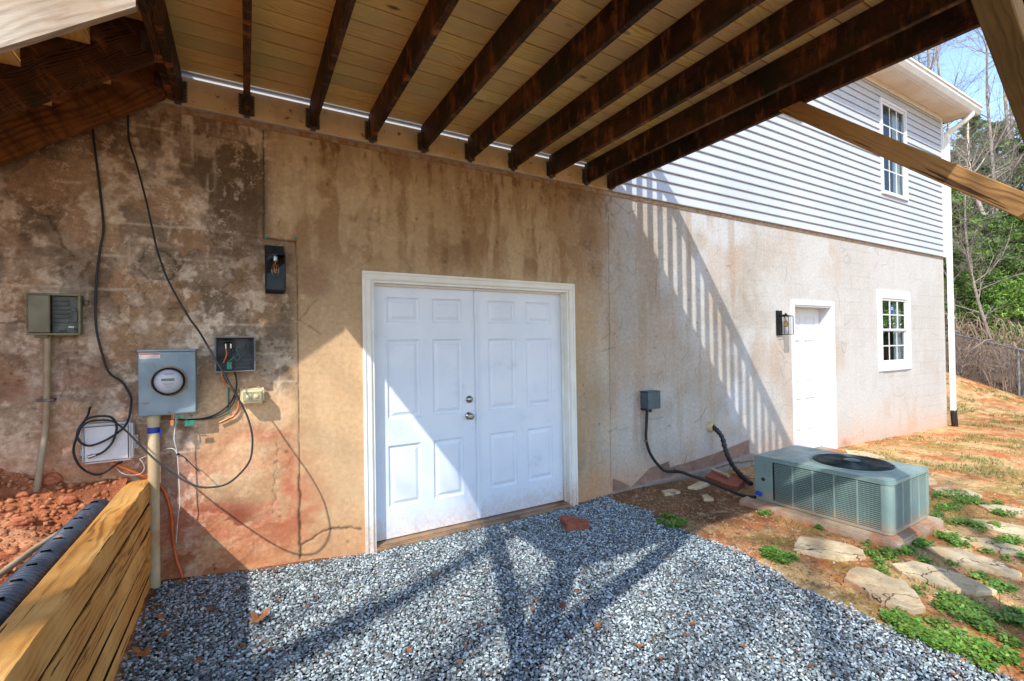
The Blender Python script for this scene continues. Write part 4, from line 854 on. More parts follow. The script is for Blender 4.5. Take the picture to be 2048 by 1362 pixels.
for a, b in ((483, 620), (683, 823)):
    q = wp(*S((a, b))[0], -.06 if a < 600 else -.21); m = MB(); m.tube([q+Vector((-.004, 0, -.008)), q+Vector((.0, 0, .012))] if a < 600 else [q+Vector((-.01, 0, 0)), q+Vector((.01, 0, 0))], .0185, 12); tag(m.build('conduit_clip', M['galv'], None), 'metal clip on the black whip, the '+('upper one on the wall' if a < 600 else 'lower one near the ground'), 'clip')
sl_ = wp(*S((925, 520))[0]); m = MB(); m.lathe([(.055, 0), (.055, -.03), (.048, -.045), (.044, -.06), (.034, -.06), (.034, -.02)], (sl_.x-.02, 0, sl_.z), 'y', 22); tag(m.build('pipe_sleeve', M['foil'], None), 'pale foam-ringed pipe sleeve where the lineset enters the wall', 'pipe sleeve')
rs = random.Random(4)
ls = P(S((935, 525), (965, 545), (1000, 590), (1020, 660), (1045, 730), (1085, 800), (1130, 850), (1170, 885), (1200, 910)), [-.04, -.10, -.14, -.17, -.22, -.32, -.44, -.56, -.66])
rr = [.026+.006*math.sin(i*2.3)+rs.uniform(-.002, .002) for i in range(len(ls))]; 
m = MB(); m.tube(ls, rr, 12)
for k in range(26):
    p = ls[rs.randrange(len(ls)//3, len(ls))]; d = Vector((rs.uniform(-1, 1), rs.uniform(-1, .2), rs.uniform(-1.4, .1)))*rs.uniform(.03, .07); m.tube([p, p+d*.6+Vector((0, 0, .01)), p+d], [.004, .003, .001], 4)
tag(m.build('refrigerant_line', M['black'], None), 'ragged black insulated refrigerant line from the wall sleeve to the condenser', 'pipe')
# ================================================================ GROUND
def hgt(x, y):
    x = np.asarray(x, float); y = np.asarray(y, float)
    a = np.interp(x, [-40, -.6, 0, .8, 2.7, 3.2, 7.6, 11.8, 20, 60], [.12, .12, .06, -.012, -.012, .02, -.075, -.17, -.33, -.6])
    s = sstep(12, 17, x); hill = s*(.22+.30*np.clip(y, -.9, 14))
    return a + hill + .01*(fbm(x*1.2, y*1.2, 201, 3)-.5)
gb = [gp(x, y, 0) for x, y in ((1225, 1000), (1290, 1020), (1380, 1065), (1500, 1110), (1600, 1170), (1780, 1250), (1900, 1300), (2048, 1362))]
GPOLY = [(-.51, .0), (3.16, .0)] + [(p.x, p.y) for p in gb] + [(3.2, -3.6), (2.6, -6), (-.51, -6)]
def ground_paint(X, Y):
    C = lambda *c: np.array(srgb(*c))[None, :]
    mixc = lambda a, b, m: a*(1-m[:, None])+b*m[:, None]
    n1 = fbm(X*.8, Y*.8, 211, 5); n2 = fbm(X*5, Y*5, 212, 5); n3 = fbm(X*24, Y*24, 213, 4, .6)
    c = mixc(C(196, 144, 96)+0*X[:, None], C(184, 110, 62), sstep(.35, .65, n2))
    c = mixc(c, C(206, 176, 124), sstep(.48, .62, fbm(X*2.2, Y*2.2, 214, 5))*.7)
    c = mixc(c, C(150, 128, 64), sstep(.52, .62, fbm(X*3.2, Y*2.5, 215, 6))*.6)
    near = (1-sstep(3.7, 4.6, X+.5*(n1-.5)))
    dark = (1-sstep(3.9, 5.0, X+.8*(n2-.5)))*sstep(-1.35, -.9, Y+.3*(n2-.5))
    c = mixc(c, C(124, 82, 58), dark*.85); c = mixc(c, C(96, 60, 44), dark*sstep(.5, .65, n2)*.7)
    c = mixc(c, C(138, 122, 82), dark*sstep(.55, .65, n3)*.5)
    c = mixc(c, C(186, 118, 68), sstep(8, 14, X)*sstep(.4, .6, n2)*.4)
    c = mixc(c, C(120, 84, 60), sstep(.6, .7, n3)*.5); c = mixc(c, C(222, 196, 150), (1-sstep(.3, .38, n3))*.5)
    brush = sstep(17.3, 18.2, X+.25*(-Y))  # leaf litter under the brush
    c = mixc(c, C(96, 72, 54), brush); return c, n2, n3
gx = axis([-60, -6, -.6, 2.8, 6.5, 13, 22, 120], lambda c: {True: 3.0}.get(c < -6 or c > 22, .35 if c < -.6 else (.05 if c < 2.8 else (.016 if c < 6.5 else (.045 if c < 13 else .12)))))
gy = axis([-70, -8, -4.2, .06, 2.5, 10, 90], lambda c: 4.0 if (c < -8 or c > 10) else (.3 if c < -4.2 else (.016 if c < .06 else (.07 if c < 2.5 else .3))))
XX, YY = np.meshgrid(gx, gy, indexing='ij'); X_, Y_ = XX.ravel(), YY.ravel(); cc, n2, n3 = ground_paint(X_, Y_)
far = sstep(15, 60, np.hypot(X_, Y_))
Z_ = hgt(X_, Y_) + (.022*(n2-.5)+.012*(n3-.5))*(1-far)
ing = inpoly(X_, Y_, GPOLY); dg = segdist(X_, Y_, GPOLY+[GPOLY[0]]); Z_ -= np.where(ing, .02*sstep(0, .06, dg), 0)
cc = np.where((ing & (dg > .03))[:, None], np.array([[.035, .035, .04]]), cc)
ny = len(gy); ii, jj = np.meshgrid(np.arange(len(gx)-1), np.arange(ny-1), indexing='ij'); ii = ii.ravel(); jj = jj.ravel()
M['ground'] = attrmat('clay_ground', .95, 70, .3, .7, .008, .15)
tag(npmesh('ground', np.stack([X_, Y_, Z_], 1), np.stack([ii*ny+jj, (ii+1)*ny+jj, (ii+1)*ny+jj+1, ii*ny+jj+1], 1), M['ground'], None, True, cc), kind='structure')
# ---------------------------------------------------------------- stones as one mesh each
def ico():
    t = (1+5**.5)/2; v = np.array([(-1, t, 0), (1, t, 0), (-1, -t, 0), (1, -t, 0), (0, -1, t), (0, 1, t), (0, -1, -t), (0, 1, -t), (t, 0, -1), (t, 0, 1), (-t, 0, -1), (-t, 0, 1)], float)
    f = np.array([(0, 11, 5), (0, 5, 1), (0, 1, 7), (0, 7, 10), (0, 10, 11), (1, 5, 9), (5, 11, 4), (11, 10, 2), (10, 7, 6), (7, 1, 8), (3, 9, 4), (3, 4, 2), (3, 2, 6), (3, 6, 8), (3, 8, 9), (4, 9, 5), (2, 4, 11), (6, 2, 10), (8, 6, 7), (9, 8, 1)])
    return v/np.linalg.norm(v[0]), f
IV, IF = ico()
def rocks(pos, size, flat, col, seed, jit=.28):
    r = np.random.RandomState(seed); N = len(pos)
    A = r.normal(size=(N, 3, 3)); Q, _ = np.linalg.qr(A)
    sc = np.stack([r.uniform(.8, 1.35, N), r.uniform(.65, 1.0, N), r.uniform(flat, flat+.3, N)], 1)*size[:, None]
    V = IV[None]*(1+r.uniform(-jit, jit, (N, 12, 1))); V = V*sc[:, None, :]
    # mostly lying flat: blend random rotation with a tilt
    ax = r.uniform(0, 2*np.pi, N); c, s = np.cos(ax), np.sin(ax); R = np.zeros((N, 3, 3)); R[:, 0, 0] = c; R[:, 0, 1] = -s; R[:, 1, 0] = s; R[:, 1, 1] = c; R[:, 2, 2] = 1
    tl = r.normal(0, .45, N); c, s = np.cos(tl), np.sin(tl); T = np.zeros((N, 3, 3)); T[:, 0, 0] = 1; T[:, 1, 1] = c; T[:, 1, 2] = -s; T[:, 2, 1] = s; T[:, 2, 2] = c
    V = np.einsum('nij,njk,nvk->nvi', T, R, V) + pos[:, None, :]
    F = IF[None]+12*np.arange(N)[:, None, None]
    return V.reshape(-1, 3), F.reshape(-1, 3), np.repeat(col, 12, axis=0)
def visible(P, m=300):
    R = np.array([AR, AU, AF]); d = (P-np.array(CAM))@R.T; z = d[:, 2]
    px = 1024+FPX*d[:, 0]/np.maximum(z, .01); py = 681-FPX*d[:, 1]/np.maximum(z, .01)
    return (z > .05) & (px > -m) & (px < 2048+m) & (py > -m) & (py < 1362+m)
st_ = .0155; gx_, gy_ = np.meshgrid(np.arange(-.52, 4.0, st_), np.arange(-3.4, .0, st_)); pts = []
for layer in range(2):
    x = gx_.ravel()+RS.uniform(-.6, .6, gx_.size)*st_+layer*st_*.5; y = gy_.ravel()+RS.uniform(-.6, .6, gx_.size)*st_
    pts.append(np.stack([x, y, hgt(x, y)-.012+layer*.007+RS.uniform(-.003, .004, x.size)], 1)[:: 1 if layer == 0 else 1])
pts = np.concatenate(pts); wx = pts[:, 0]+.05*(fbm(pts[:, 0]*7, pts[:, 1]*7, 301, 3)-.5)*2; wy = pts[:, 1]
dE = segdist(wx, wy, GPOLY+[GPOLY[0]]); inn = inpoly(wx, wy, GPOLY)
k = (inn | ((dE < .07) & (RS.uniform(size=len(pts)) < .25*np.exp(-dE/.03)) & (pts[:, 0] > 1))) & visible(pts) & (pts[:, 1] < -.004)
pts = pts[k]; N = len(pts); u = RS.uniform(size=N); tone = np.where(u < .30, RS.uniform(.09, .18, N), np.where(u < .72, RS.uniform(.22, .44, N), RS.uniform(.48, .76, N)))
cst = np.stack([tone*RS.uniform(.80, .95, N), tone*RS.uniform(.97, 1.05, N), tone*RS.uniform(.98, 1.12, N)], 1)
br_ = RS.uniform(size=N) < .035; cst[br_] = np.array([[.22, .15, .10]])*RS.uniform(.6, 1.4, (br_.sum(), 1))
V, F, CC = rocks(pts, RS.uniform(.0054, .0104, N), .38, cst, 11)
M['gravel'] = attrmat('gravel_stone', .8, 240, .25, .25, .002, .35)
o = npmesh('gravel', V, F, M['gravel'], None, False, CC); tag(o, 'blue grey and white crushed stone covering the ground by the double door', 'gravel', kind='stuff')
tag(npmesh('gravel_bed', *(lambda A: (A[0], A[1]))((np.array([(-.51, -.001, .02), (3.1, -.001, -.03), (3.0, -8, -.03), (-.51, -8, .02)]), np.array([[0, 1, 2, 3]]))), simple('gravel_bed', (.09, .10, .115), (.22, .24, .26), .9, sc=60, c3=(.5, .52, .55), sc3=70, t3=(.55, .6), bump=1, bsc=60, rnd=False)), kind='structure') if False else None
# ---------------------------------------------------------------- red dirt behind the timbers
def soilh(X, Y):
    X = np.asarray(X, float); Y = np.asarray(Y, float)
    h = .655+.05*np.exp(-(Y/.30)**2)+.07*np.exp(-((Y+.0)/.14)**2)+.28*np.clip(-X-.82, 0, 9)*(.35+.65*np.exp(-(Y/.6)**2)) - .0*X
    h = h - .04*np.exp(-((X+.71)/.09)**2)*sstep(-.25, -.45, Y)
    n = fbm(X*3.3, Y*3.3, 221, 5); h = h+.05*(n-.5)
    cl = 0
    for s, a in ((9, .035), (21, .02), (46, .011)):
        v = vn(X*s+3*vn(X*4, Y*4, 230), Y*s, 231+s); cl = cl + a*np.maximum(v-.45, 0)**.6
    return h+cl-.02
sx = axis([-5, -2.0, -.618], lambda c: .12 if c < -2 else .0085); sy = axis([-5, -2.4, -.0], lambda c: .12 if c < -2.4 else .0085)
XX, YY = np.meshgrid(sx, sy, indexing='ij'); X_, Y_ = XX.ravel(), YY.ravel(); n2 = fbm(X_*5, Y_*5, 241, 5); n3 = fbm(X_*40, Y_*40, 242, 3)
C1, C2, C3 = (np.array(srgb(*c))[None] for c in ((178, 108, 72), (204, 144, 104), (132, 74, 50)))
cc = C1+(C2-C1)*sstep(.45, .65, n2)[:, None]; cc = cc+(C3-cc)*(sstep(.5, .65, fbm(X_*2.3, Y_*2.3, 243, 4))*.6)[:, None]; cc *= (.75+.5*n3)[:, None]
ny = len(sy); ii, jj = np.meshgrid(np.arange(len(sx)-1), np.arange(ny-1), indexing='ij'); ii = ii.ravel(); jj = jj.ravel()
M['soil'] = attrmat('red_soil', .95, 90, .3, .8, .006, .1)
tag(npmesh('dirt_bank', np.stack([X_, Y_, soilh(X_, Y_)], 1), np.stack([ii*ny+jj, (ii+1)*ny+jj, (ii+1)*ny+jj+1, ii*ny+jj+1], 1), M['soil'], None, True, cc), kind='structure')
n_ = 15000; x = RS.uniform(-2.0, -.63, n_); y = -RS.uniform(.0, 1, n_)**1.25*2.4-.012; s = .0024+.019*RS.uniform(size=n_)**10
x = np.minimum(x, -.63-s)
pc = np.stack([x, y, soilh(x, y)+s*.25], 1); cst = (C1+(C2-C1)*RS.uniform(size=(n_, 1))**1.5)*RS.uniform(.75, 1.15, (n_, 1))
V, F, CC = rocks(pc, s, .6, cst, 12, .34)
tag(npmesh('dirt_clods', V, F, M['soil'], None, True, CC), 'loose red clay clods scattered over the dirt bank', 'dirt', kind='stuff')
for (px, py, r, lab) in ((345//1, 0, 0, ''),):
    pass
def clod(px, py, z, r, lab, seed):
    p = gp(px, py, z); bm = bmesh.new(); bmesh.ops.create_icosphere(bm, subdivisions=4, radius=r); rs = seed
    for v in bm.verts:
        d = v.co.normalized(); q = np.array([d.x*2.2+rs*3.1]); q2 = np.array([d.y*2.2+d.z*1.7]); n = float(fbm(q, q2, rs, 4)[0]); n2_ = float(fbm(q*4, q2*4, rs+5, 3)[0])
        v.co *= (.75+.5*n+.12*n2_); v.co.z *= .7
    me = bpy.data.meshes.new('clay_lump'); bm.to_mesh(me); bm.free(); me.materials.append(M['clay']); o = bpy.data.objects.new('clay_lump', me); COL.objects.link(o)
    zz = float(soilh(np.array([p.x]), np.array([p.y]))[0]); o.location = (p.x, p.y, zz+r*.25); tag(o, lab, 'dirt clod', 'large clay lumps on the bank')
M['clay'] = simple('clay', srgb(196, 118, 78), srgb(166, 92, 62), .95, sc=14, bump=1.0, bsc=30)
for a in ((101, 992, .72, .055, 'big flat clay lump in the shade near the wall, left of the drain pipe end', 3), (137, 1001, .72, .032, 'rounded orange clay lump just right of the biggest one', 4), (46, 1046, .7, .042, 'sunlit clay lump lowest left on the dirt bank', 5), (72, 995, .74, .022, 'small dark clay lump left of the biggest one', 6), (185, 998, .72, .024, 'orange clay lump nearest the end of the drain pipe', 7), (45, 1012, .72, .024, 'dark red clay lump at the left edge of the bank', 8)): clod(*a)
# ---------------------------------------------------------------- timber retaining wall
rw = empty('retaining_wall', (-.565, -2, .05), 'low retaining wall of stacked golden brown timbers holding back red dirt', 'retaining wall')
for c in range(5):
    rs = np.random.RandomState(40+c); L = 4.6; nS = 260; zt = .75-c*.143; wd = .125; hh = .126
    prof = [(-.005, 0), (-wd/2, 0), (-wd+.012, 0), (-wd, -.012), (-wd, -hh/2), (-wd, -hh+.01), (-wd+.012, -hh), (-wd/2, -hh), (-.012, -hh), (-.002, -hh+.009), (0, -hh*.66), (0, -hh/3), (0, -.022), (-.002, -.005)]
    ys_ = np.linspace(0, L, nS); V = []
    off = .0005*c; bow = .006*np.sin(ys_*1.1+c)
    for px_, pz_ in prof:
        edge = 1.0 if (abs(px_) < .02 and pz_ > -.03) else .25
        nx = (fbm(ys_*9+c*7, np.full(nS, px_*40+pz_*30), 400+c, 4)-.5)*.016*edge; nz_ = (fbm(ys_*9-c*5, np.full(nS, px_*40-pz_*30), 410+c, 4)-.5)*.014*edge
        V.append(np.stack([ys_, px_+off*1.0+bow+nx, pz_+nz_], 1))   # local x = along grain
    V = np.stack(V, 1).reshape(-1, 3); k = len(prof)
    F = [(i*k+j, i*k+(j+1) % k, (i+1)*k+(j+1) % k, (i+1)*k+j) for i in range(nS-1) for j in range(k)]
    mb = MB(); mb.add(V, F, 0, False); mb.add(V[:k], [tuple(range(k))]); mb.add(V[-k:], [tuple(range(k))])
    o = mb.build('timber', M['timber'], None)
    R = Matrix(((0, -1, 0), (-1, 0, 0), (0, 0, -1))).to_4x4()
    R = Matrix(((0, 1, 0), (-1, 0, 0), (0, 0, 1))).to_4x4(); R.translation = Vector((-.508, -.022-(.006 if c else 0), zt)); o.matrix_basis = R; par(o, rw)
    o.data.flip_normals() if False else None
M['seam_shade'] = simple('dark_seam_shade', (.022, .012, .007), (.012, .007, .004), 1, bump=.3, spec=.05)  # near-black strips between the courses: seam shadow put in as colour
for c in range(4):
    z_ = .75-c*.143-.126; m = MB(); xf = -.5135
    m.box(xf-.11, xf, -4.55, -.03, z_-.0165, z_-.0002); m.build('joint_shade', M['seam_shade'], rw)
# corrugated drain pipe and small conduit lying on the dirt
M['slot'] = simple('dark_slot', (.004, .004, .004), rough=1, bump=0, spec=0)
dp = empty('drain_pipe', (-.71, -.9, .70), 'black corrugated perforated drain pipe lying on the dirt behind the timber wall', 'drain pipe')
path = smoothpath([(-.684, -.30, .66), (-.686, -.38, .697), (-.69, -.7, .702), (-.693, -1.1, .702), (-.695, -1.7, .702), (-.70, -2.6, .70), (-.71, -3.4, .70)], 8)
def resample(P_, ds):
    out = [P_[0]]; acc = 0
    for a, b in zip(P_[:-1], P_[1:]):
        L_ = (b-a).length; n_ = max(int(L_/ds), 1)
        for k_ in range(1, n_+1): out.append(a+(b-a)*(k_/n_))
    return out
pp_ = resample(path, .0033); s_ = 0; rr = []
for i, p in enumerate(pp_): rr.append(.0500+.0052*math.tanh(2.0*math.sin(s_*2*math.pi/.024))); s_ += (pp_[min(i+1, len(pp_)-1)]-p).length
rr[0] = .03
m = MB(); m.tube(pp_, rr, 26); m.build('pipe', simple('drain_pipe_plastic', srgb(72, 79, 90), srgb(54, 60, 70), .38, sc=12, c3=srgb(150, 100, 70), sc3=26, t3=(.6, .7), bump=.1), dp)
for k in range(14):
    y = -.42-k*.135; m = MB(); m.box(-.703, -.675, y-.006, y+.006, .744, .7572); m.build('drain_slot', M['slot'], dp)
c0, c1 = gp(114, 1067, .70), gp(0, 1149, .69); d = (c1-c0); m = MB(); m.tube([c0+Vector((0, 0, -.004)), c0+d*.5+Vector((0, 0, .004)), c1, c1+d*.8], .0125, 12)
tag(m.build('plastic_conduit', M['pvc'], None), 'thin cream conduit lying on the dirt left of the drain pipe', 'pipe')
# ================================================================ CONDENSER
ac = empty('air_conditioner', (4.14, -1.99, .065), 'low grey-green outdoor air conditioner condenser with round fan grille on a concrete pad', 'air conditioner')
A = math.radians(1.6); AW, AL, AH = .725, 1.05, .408; ori = Vector((4.14, -1.995, .062))
acc_objs = []
def acb(mb, name, mat, bev=0, seg=1, parent=None):
    T = Matrix.Translation(ori) @ Matrix.Rotation(A, 4, 'Z'); mb.v = [tuple(T @ Vector(v)) for v in mb.v]; return mb.build(name, mat, parent or ac, bev, seg)
def rpoly(x0, x1, y0, y1, r, corners=(1, .3, .3, .3)):
    out = []
    for (cx_, cy_, a0), k_ in zip(((x0, y0, math.pi), (x1, y0, 1.5*math.pi), (x1, y1, 0), (x0, y1, .5*math.pi)), corners):
        q = r*k_; sx_ = 1 if cx_ == x0 else -1; sy_ = 1 if cy_ == y0 else -1
        for t in range(7): a = a0+t*math.pi/12; out.append((cx_+sx_*q+q*math.cos(a), cy_+sy_*q+q*math.sin(a)))
    return out
m = MB(); m.prism(rpoly(.03, AW-.03, .03, AL-.13, .04), .03, AH-.03); acb(m, 'coil', M['acdark'])
m = MB(); m.prism(rpoly(.004, AW-.004, .004, AL-.004, .05), .0, .028); acb(m, 'base_pan', M['ac_m'], .003)
m = MB(); m.prism(rpoly(-.006, AW+.006, -.006, AL+.006, .055), AH-.034, AH-.004); m.prism(rpoly(.002, AW-.002, .002, .735, .05), AH-.004, AH+.002); m.prism(rpoly(.002, AW-.002, .738, AL-.002, .03, (.3, .3, 1, 1)), AH-.004, AH+.002)
lid = acb(m, 'top_lid', M['acgreen'], .003)
fc = (.385, .41); R0 = .285
# opening ring, recess, blades, wire grille
m = MB(); m.lathe([(R0+.022, .0022), (R0+.018, .009), (R0+.006, .010), (R0, .004), (R0, .0025)], (fc[0], fc[1], AH), 'z', 56); m.f = [f for f in m.f if len(f) == 4]; m.m = m.m[:len(m.f)]; m.sm = m.sm[:len(m.f)]; acb(m, 'fan_rim', M['acgreen'])
m = MB(); m.lathe([(R0, .0028), (R0-.001, .0032), (0, .0033)], (fc[0], fc[1], AH), 'z', 56); acb(m, 'fan_well', M['acdark'])
m = MB()
for k in range(3):
    a = k*2*math.pi/3+.4; vs = []
    for i in range(9):
        t = i/8; r_ = .05+t*.19; w_ = .5*(1-.25*t)
        for s2, hz in ((-w_, .006), (w_, .0125)): vs.append((fc[0]+r_*math.cos(a+s2), fc[1]+r_*math.sin(a+s2), AH+hz))
    m.add(vs, [(2*i, 2*i+1, 2*i+3, 2*i+2) for i in range(8)])
acb(m, 'fan_blade', M['acfan'])
m = MB()
for k in range(15):
    r_ = .062+k*(R0-.066)/14; m.tube([(fc[0]+r_*math.cos(t*2*math.pi/48), fc[1]+r_*math.sin(t*2*math.pi/48), AH+.026-.012*(r_/R0)**2) for t in range(49)], .0021, 5, cap=False)
for k in range(10):
    a = k*math.pi/5+.2; m.tube([(fc[0]+r_*math.cos(a), fc[1]+r_*math.sin(a), AH+.023-.012*(r_/R0)**2) for r_ in (.05, .12, .19, R0+.008)], .0026, 5)
acb(m, 'fan_grille', M['acfan'])
m = MB(); m.lathe([(.062, .018), (.062, .027), (.052, .031), (.0, .032)], (fc[0], fc[1], AH), 'z', 28); acb(m, 'motor_cap', M['discgrey'])
m = MB(); z0, z1 = .028, AH-.034
corner = rpoly(0, .062, 0, .062, .05, (1, 0, 0, 0)); m.prism([p for p in rpoly(0, .064, 0, .064, .05, (1, .01, .01, .01))], z0, z1)
acb(m, 'corner_post', M['ac_m'], .002)
m = MB(); m.box(0, .02, AL-.165, AL-.0, z0, z1); m.box(.02, AW-.02, AL-.02, AL, z0, z1); m.box(AW-.02, AW, AL-.165, AL, z0, z1); acb(m, 'cabinet_panel', M['ac_m'], .002)
m = MB(); m.box(AW-.045, AW, 0, .03, z0, z1); acb(m, 'corner_post', M['ac_m'], .002)
m = MB(); m.box(AW-.02, AW-.01, .03, AL-.165, z0, z1); acb(m, 'cabinet_panel', M['ac_m'])
cols = [(.064+k*.1625, .064+k*.1625+.150) for k in range(5)]; NS_ = 22
def slats(mapf, a, b, name):
    m = MB()
    for k in range(NS_):
        zz = z0+.004+(k+.5)*(z1-z0-.008)/NS_; hs = (z1-z0-.008)/NS_
        v = [mapf(t, d_, zz+q) for t in (a, b) for d_, q in ((.0, -hs*.30), (.0, hs*.10), (.013, hs*.30), (.013, hs*.22))]
        m.add(v, [(0, 4, 5, 1), (1, 5, 6, 2), (2, 6, 7, 3), (3, 7, 4, 0), (0, 1, 2, 3), (4, 7, 6, 5)])
    return acb(m, name, M['ac_m'])
m = MB()
for a, b in cols: slats(lambda t, d_, z: (d_, t, z), a, b, 'louvre_panel')
for k in range(4): a = cols[k][1]; m = MB(); m.box(-.001, .012, a, cols[k+1][0], z0, z1); acb(m, 'louvre_post', M['ac_m'], .001)
cx4 = [(.064+k*.155, .064+k*.155+.143) for k in range(4)]
for a, b in cx4: slats(lambda t, d_, z: (t, d_, z), a, b, 'louvre_panel')
for k in range(3): a = cx4[k][1]; m = MB(); m.box(a, cx4[k+1][0], -.001, .012, z0, z1); acb(m, 'louvre_post', M['ac_m'], .001)
m = MB(); m.lathe([(.016, .0), (.016, -.004), (.008, -.004), (.0, -.001)], (0.0, .965, .20), 'x', 18); acb(m, 'port_plug', M['black'])
m = MB(); m.tube([(-.012, .99, .06), (-.05, 1.0, .075)], .022, 12); acb(m, 'valve_cap', M['sealblue'])
pd_ = MB(); pd_.box(4.04, 4.93, -2.07, -.85, -.10, .058); 
T = Matrix.Translation(Vector((4.04, -2.07, 0))) @ Matrix.Rotation(A, 4, 'Z') @ Matrix.Translation(Vector((-4.04, 2.07, 0))); pd_.v = [tuple(T @ Vector(v)) for v in pd_.v]
tag(pd_.build('concrete_pad', M['pad_m'], None, .012, 2), 'thin concrete slab under the air conditioner', 'concrete pad')
# ---------------------------------------------------------------- flagstones
def O7(*p): return [(1450+a/2.6605, 850+b/2.6605) for a, b in p]
FS = [(O7((370, 625), (400, 592), (500, 600), (640, 627), (735, 662), (752, 690), (610, 702), (480, 680), (365, 655)), 'kite shaped flagstone between the gravel and the concrete pad', .05),
      (O7((632, 812), (672, 765), (700, 752), (800, 768), (880, 805), (950, 822), (1030, 900), (1070, 965), (1010, 978), (950, 962), (830, 925), (700, 850)), 'large cracked flagstone nearest the gravel', .05),
      (O7((890, 738), (1000, 722), (1170, 765), (1330, 825), (1450, 880), (1340, 888), (1230, 870), (1130, 840), (940, 780)), 'long flagstone crossed by the dark post shadow', .045),
      (O7((1060, 645), (1240, 655), (1480, 735), (1575, 785), (1570, 806), (1420, 775), (1270, 740), (1170, 706)), 'long pale flagstone just beyond the shadowed one', .035),
      (O7((1228, 592), (1400, 600), (1600, 655), (1600, 688), (1480, 672), (1330, 645)), 'narrow flagstone, third from the concrete pad at the right edge', .03),
      (O7((1300, 497), (1420, 502), (1500, 520), (1600, 540), (1600, 595), (1500, 580), (1400, 545)), 'flagstone at the right edge beside the far corner of the pad', .03),
      (O7((1350, 422), (1450, 422), (1540, 440), (1600, 452), (1600, 482), (1480, 464), (1410, 452)), 'flagstone at the right edge, last but one of the path', .025),
      (O7((1098, 335), (1180, 325), (1300, 342), (1368, 374), (1340, 385), (1200, 370), (1130, 356)), 'flagstone behind the condenser, farthest along the path', .03),
      (O7((1080, 275), (1110, 285), (1130, 305), (1080, 312)), 'small flagstone half hidden behind the condenser corner', .03),
      (O7((640, 130), (740, 140), (850, 170), (780, 178), (650, 150)), 'pale stone slab lying outside the side door', .03)]
for idx, (poly, lab, th) in enumerate(FS):
    w0 = [gp(x, y, .0) for x, y in poly]; zb = float(np.mean(hgt([p.x for p in w0], [p.y for p in w0]))); P_ = [gp(x, y, zb+th*.8) for x, y in poly]
    Q = []
    for a, b in zip(P_, P_[1:]+P_[:1]):
        n_ = max(int((b-a).length/.03), 1)
        for k in range(n_):
            p = a+(b-a)*(k/n_); s2 = .010*(float(fbm(np.array([p.x*14]), np.array([p.y*14]), 500+idx, 3)[0])-.5)*2; Q.append((p.x+s2, p.y-s2))
    bm = bmesh.new(); c_ = (sum(q[0] for q in Q)/len(Q), sum(q[1] for q in Q)/len(Q)); rings = []
    for sc_, zz in ((1.0, -.06), (1.0, -.006), (.985, 0), (.9, 0), (.75, 0), (.55, 0), (.3, 0), (.12, 0)):
        rg = []
        for q in Q:
            x_, y_ = c_[0]+(q[0]-c_[0])*sc_, c_[1]+(q[1]-c_[1])*sc_; n_ = float(fbm(np.array([x_*9]), np.array([y_*9]), 520+idx, 4)[0])-.5
            cr = abs(math.sin(idx*1.7+x_*3+1.3*math.sin(y_*5+idx)))if idx in (1, 2) else 1
            rg.append(bm.verts.new((x_, y_, zb+th*.8+zz+(.012*n_ if zz > -.01 else 0)-(.006*math.exp(-(cr/.03)**2) if zz == 0 else 0))))
        rings.append(rg)
    n_ = len(Q)
    for r0, r1 in zip(rings[:-1], rings[1:]):
        for k in range(n_): bm.faces.new((r0[k], r0[(k+1) % n_], r1[(k+1) % n_], r1[k]))
    bm.faces.new(rings[-1]); bmesh.ops.recalc_face_normals(bm, faces=bm.faces)
    me = bpy.data.meshes.new('flagstone'); bm.to_mesh(me); bm.free(); me.materials.append(M['stone']); o = bpy.data.objects.new('flagstone', me); COL.objects.link(o); tag(o, lab, 'stepping stone', 'flagstones of the stepping path')
def slab(name, px, z, th, mat, lab, cat, bev=.004):
    P_ = [gp(x, y, z) for x, y in px]; m = MB(); m.prism([(p.x, p.y) for p in P_][::-1], z-th, z); return tag(m.build(name, mat, None, bev), lab, cat)
slab('brick', [(1119, 1031), (1128, 1029.5), (1175, 1038), (1178, 1046), (1133, 1049)], .040, .055, M['brick'], 'cut red paver lying on the gravel by the door', 'brick')
slab('brick', [(1410, 951), (1425, 941), (1500, 952), (1475, 973), (1452, 968)], .055, .07, M['brick'], 'red paver on the dirt between the wall and the condenser', 'brick')
a, b = gp(1424, 938, .085), gp(1456, 951, .085); m = MB(); m.tube([a, b], .015, 12); m.tube([a+(b-a)*.85, b+(b-a)*.04], .020, 12, 0); tag(m.build('drain_stub', M['pvc'], None), 'short cream plastic pipe stub resting on the red paver', 'pipe')
for px, lab in (([(1323, 981), (1345, 977), (1361, 983), (1330, 987)], 'flat grey stone shard closest to the footing'), ([(1403, 990), (1414, 988), (1428, 997), (1408, 998)], 'flat pinkish stone shard in the shaded dirt below the whip'), ([(1375, 973), (1400, 962), (1420, 966), (1395, 975)], 'pale flat stone piece against the wall beside the red paver')):
    slab('stone_shard', px, .035, .03, M['stone'], lab, 'stone', .002)
# stick leaning on the wall
a, b = wp(1357, 975, -.12), wp(1374, 908, -.03); m = MB(); m.tube([a, (a+b)/2+Vector((.005, 0, 0)), b], [.004, .003, .002], 5); tag(m.build('dead_weed', M['twig'], None), 'thin dead weed stem standing against the wall', 'plant')
m = MB(); m.tube([(11.79, -.08, -.22), (11.765, -.08, -.05), (11.74, -.08, .06), (11.735, -.08, .15)], .05, 14)
vs = m.v; tag(m.build('drain_boot', M['black'], None), 'black corrugated drain boot at the foot of the downspout', 'drain pipe')
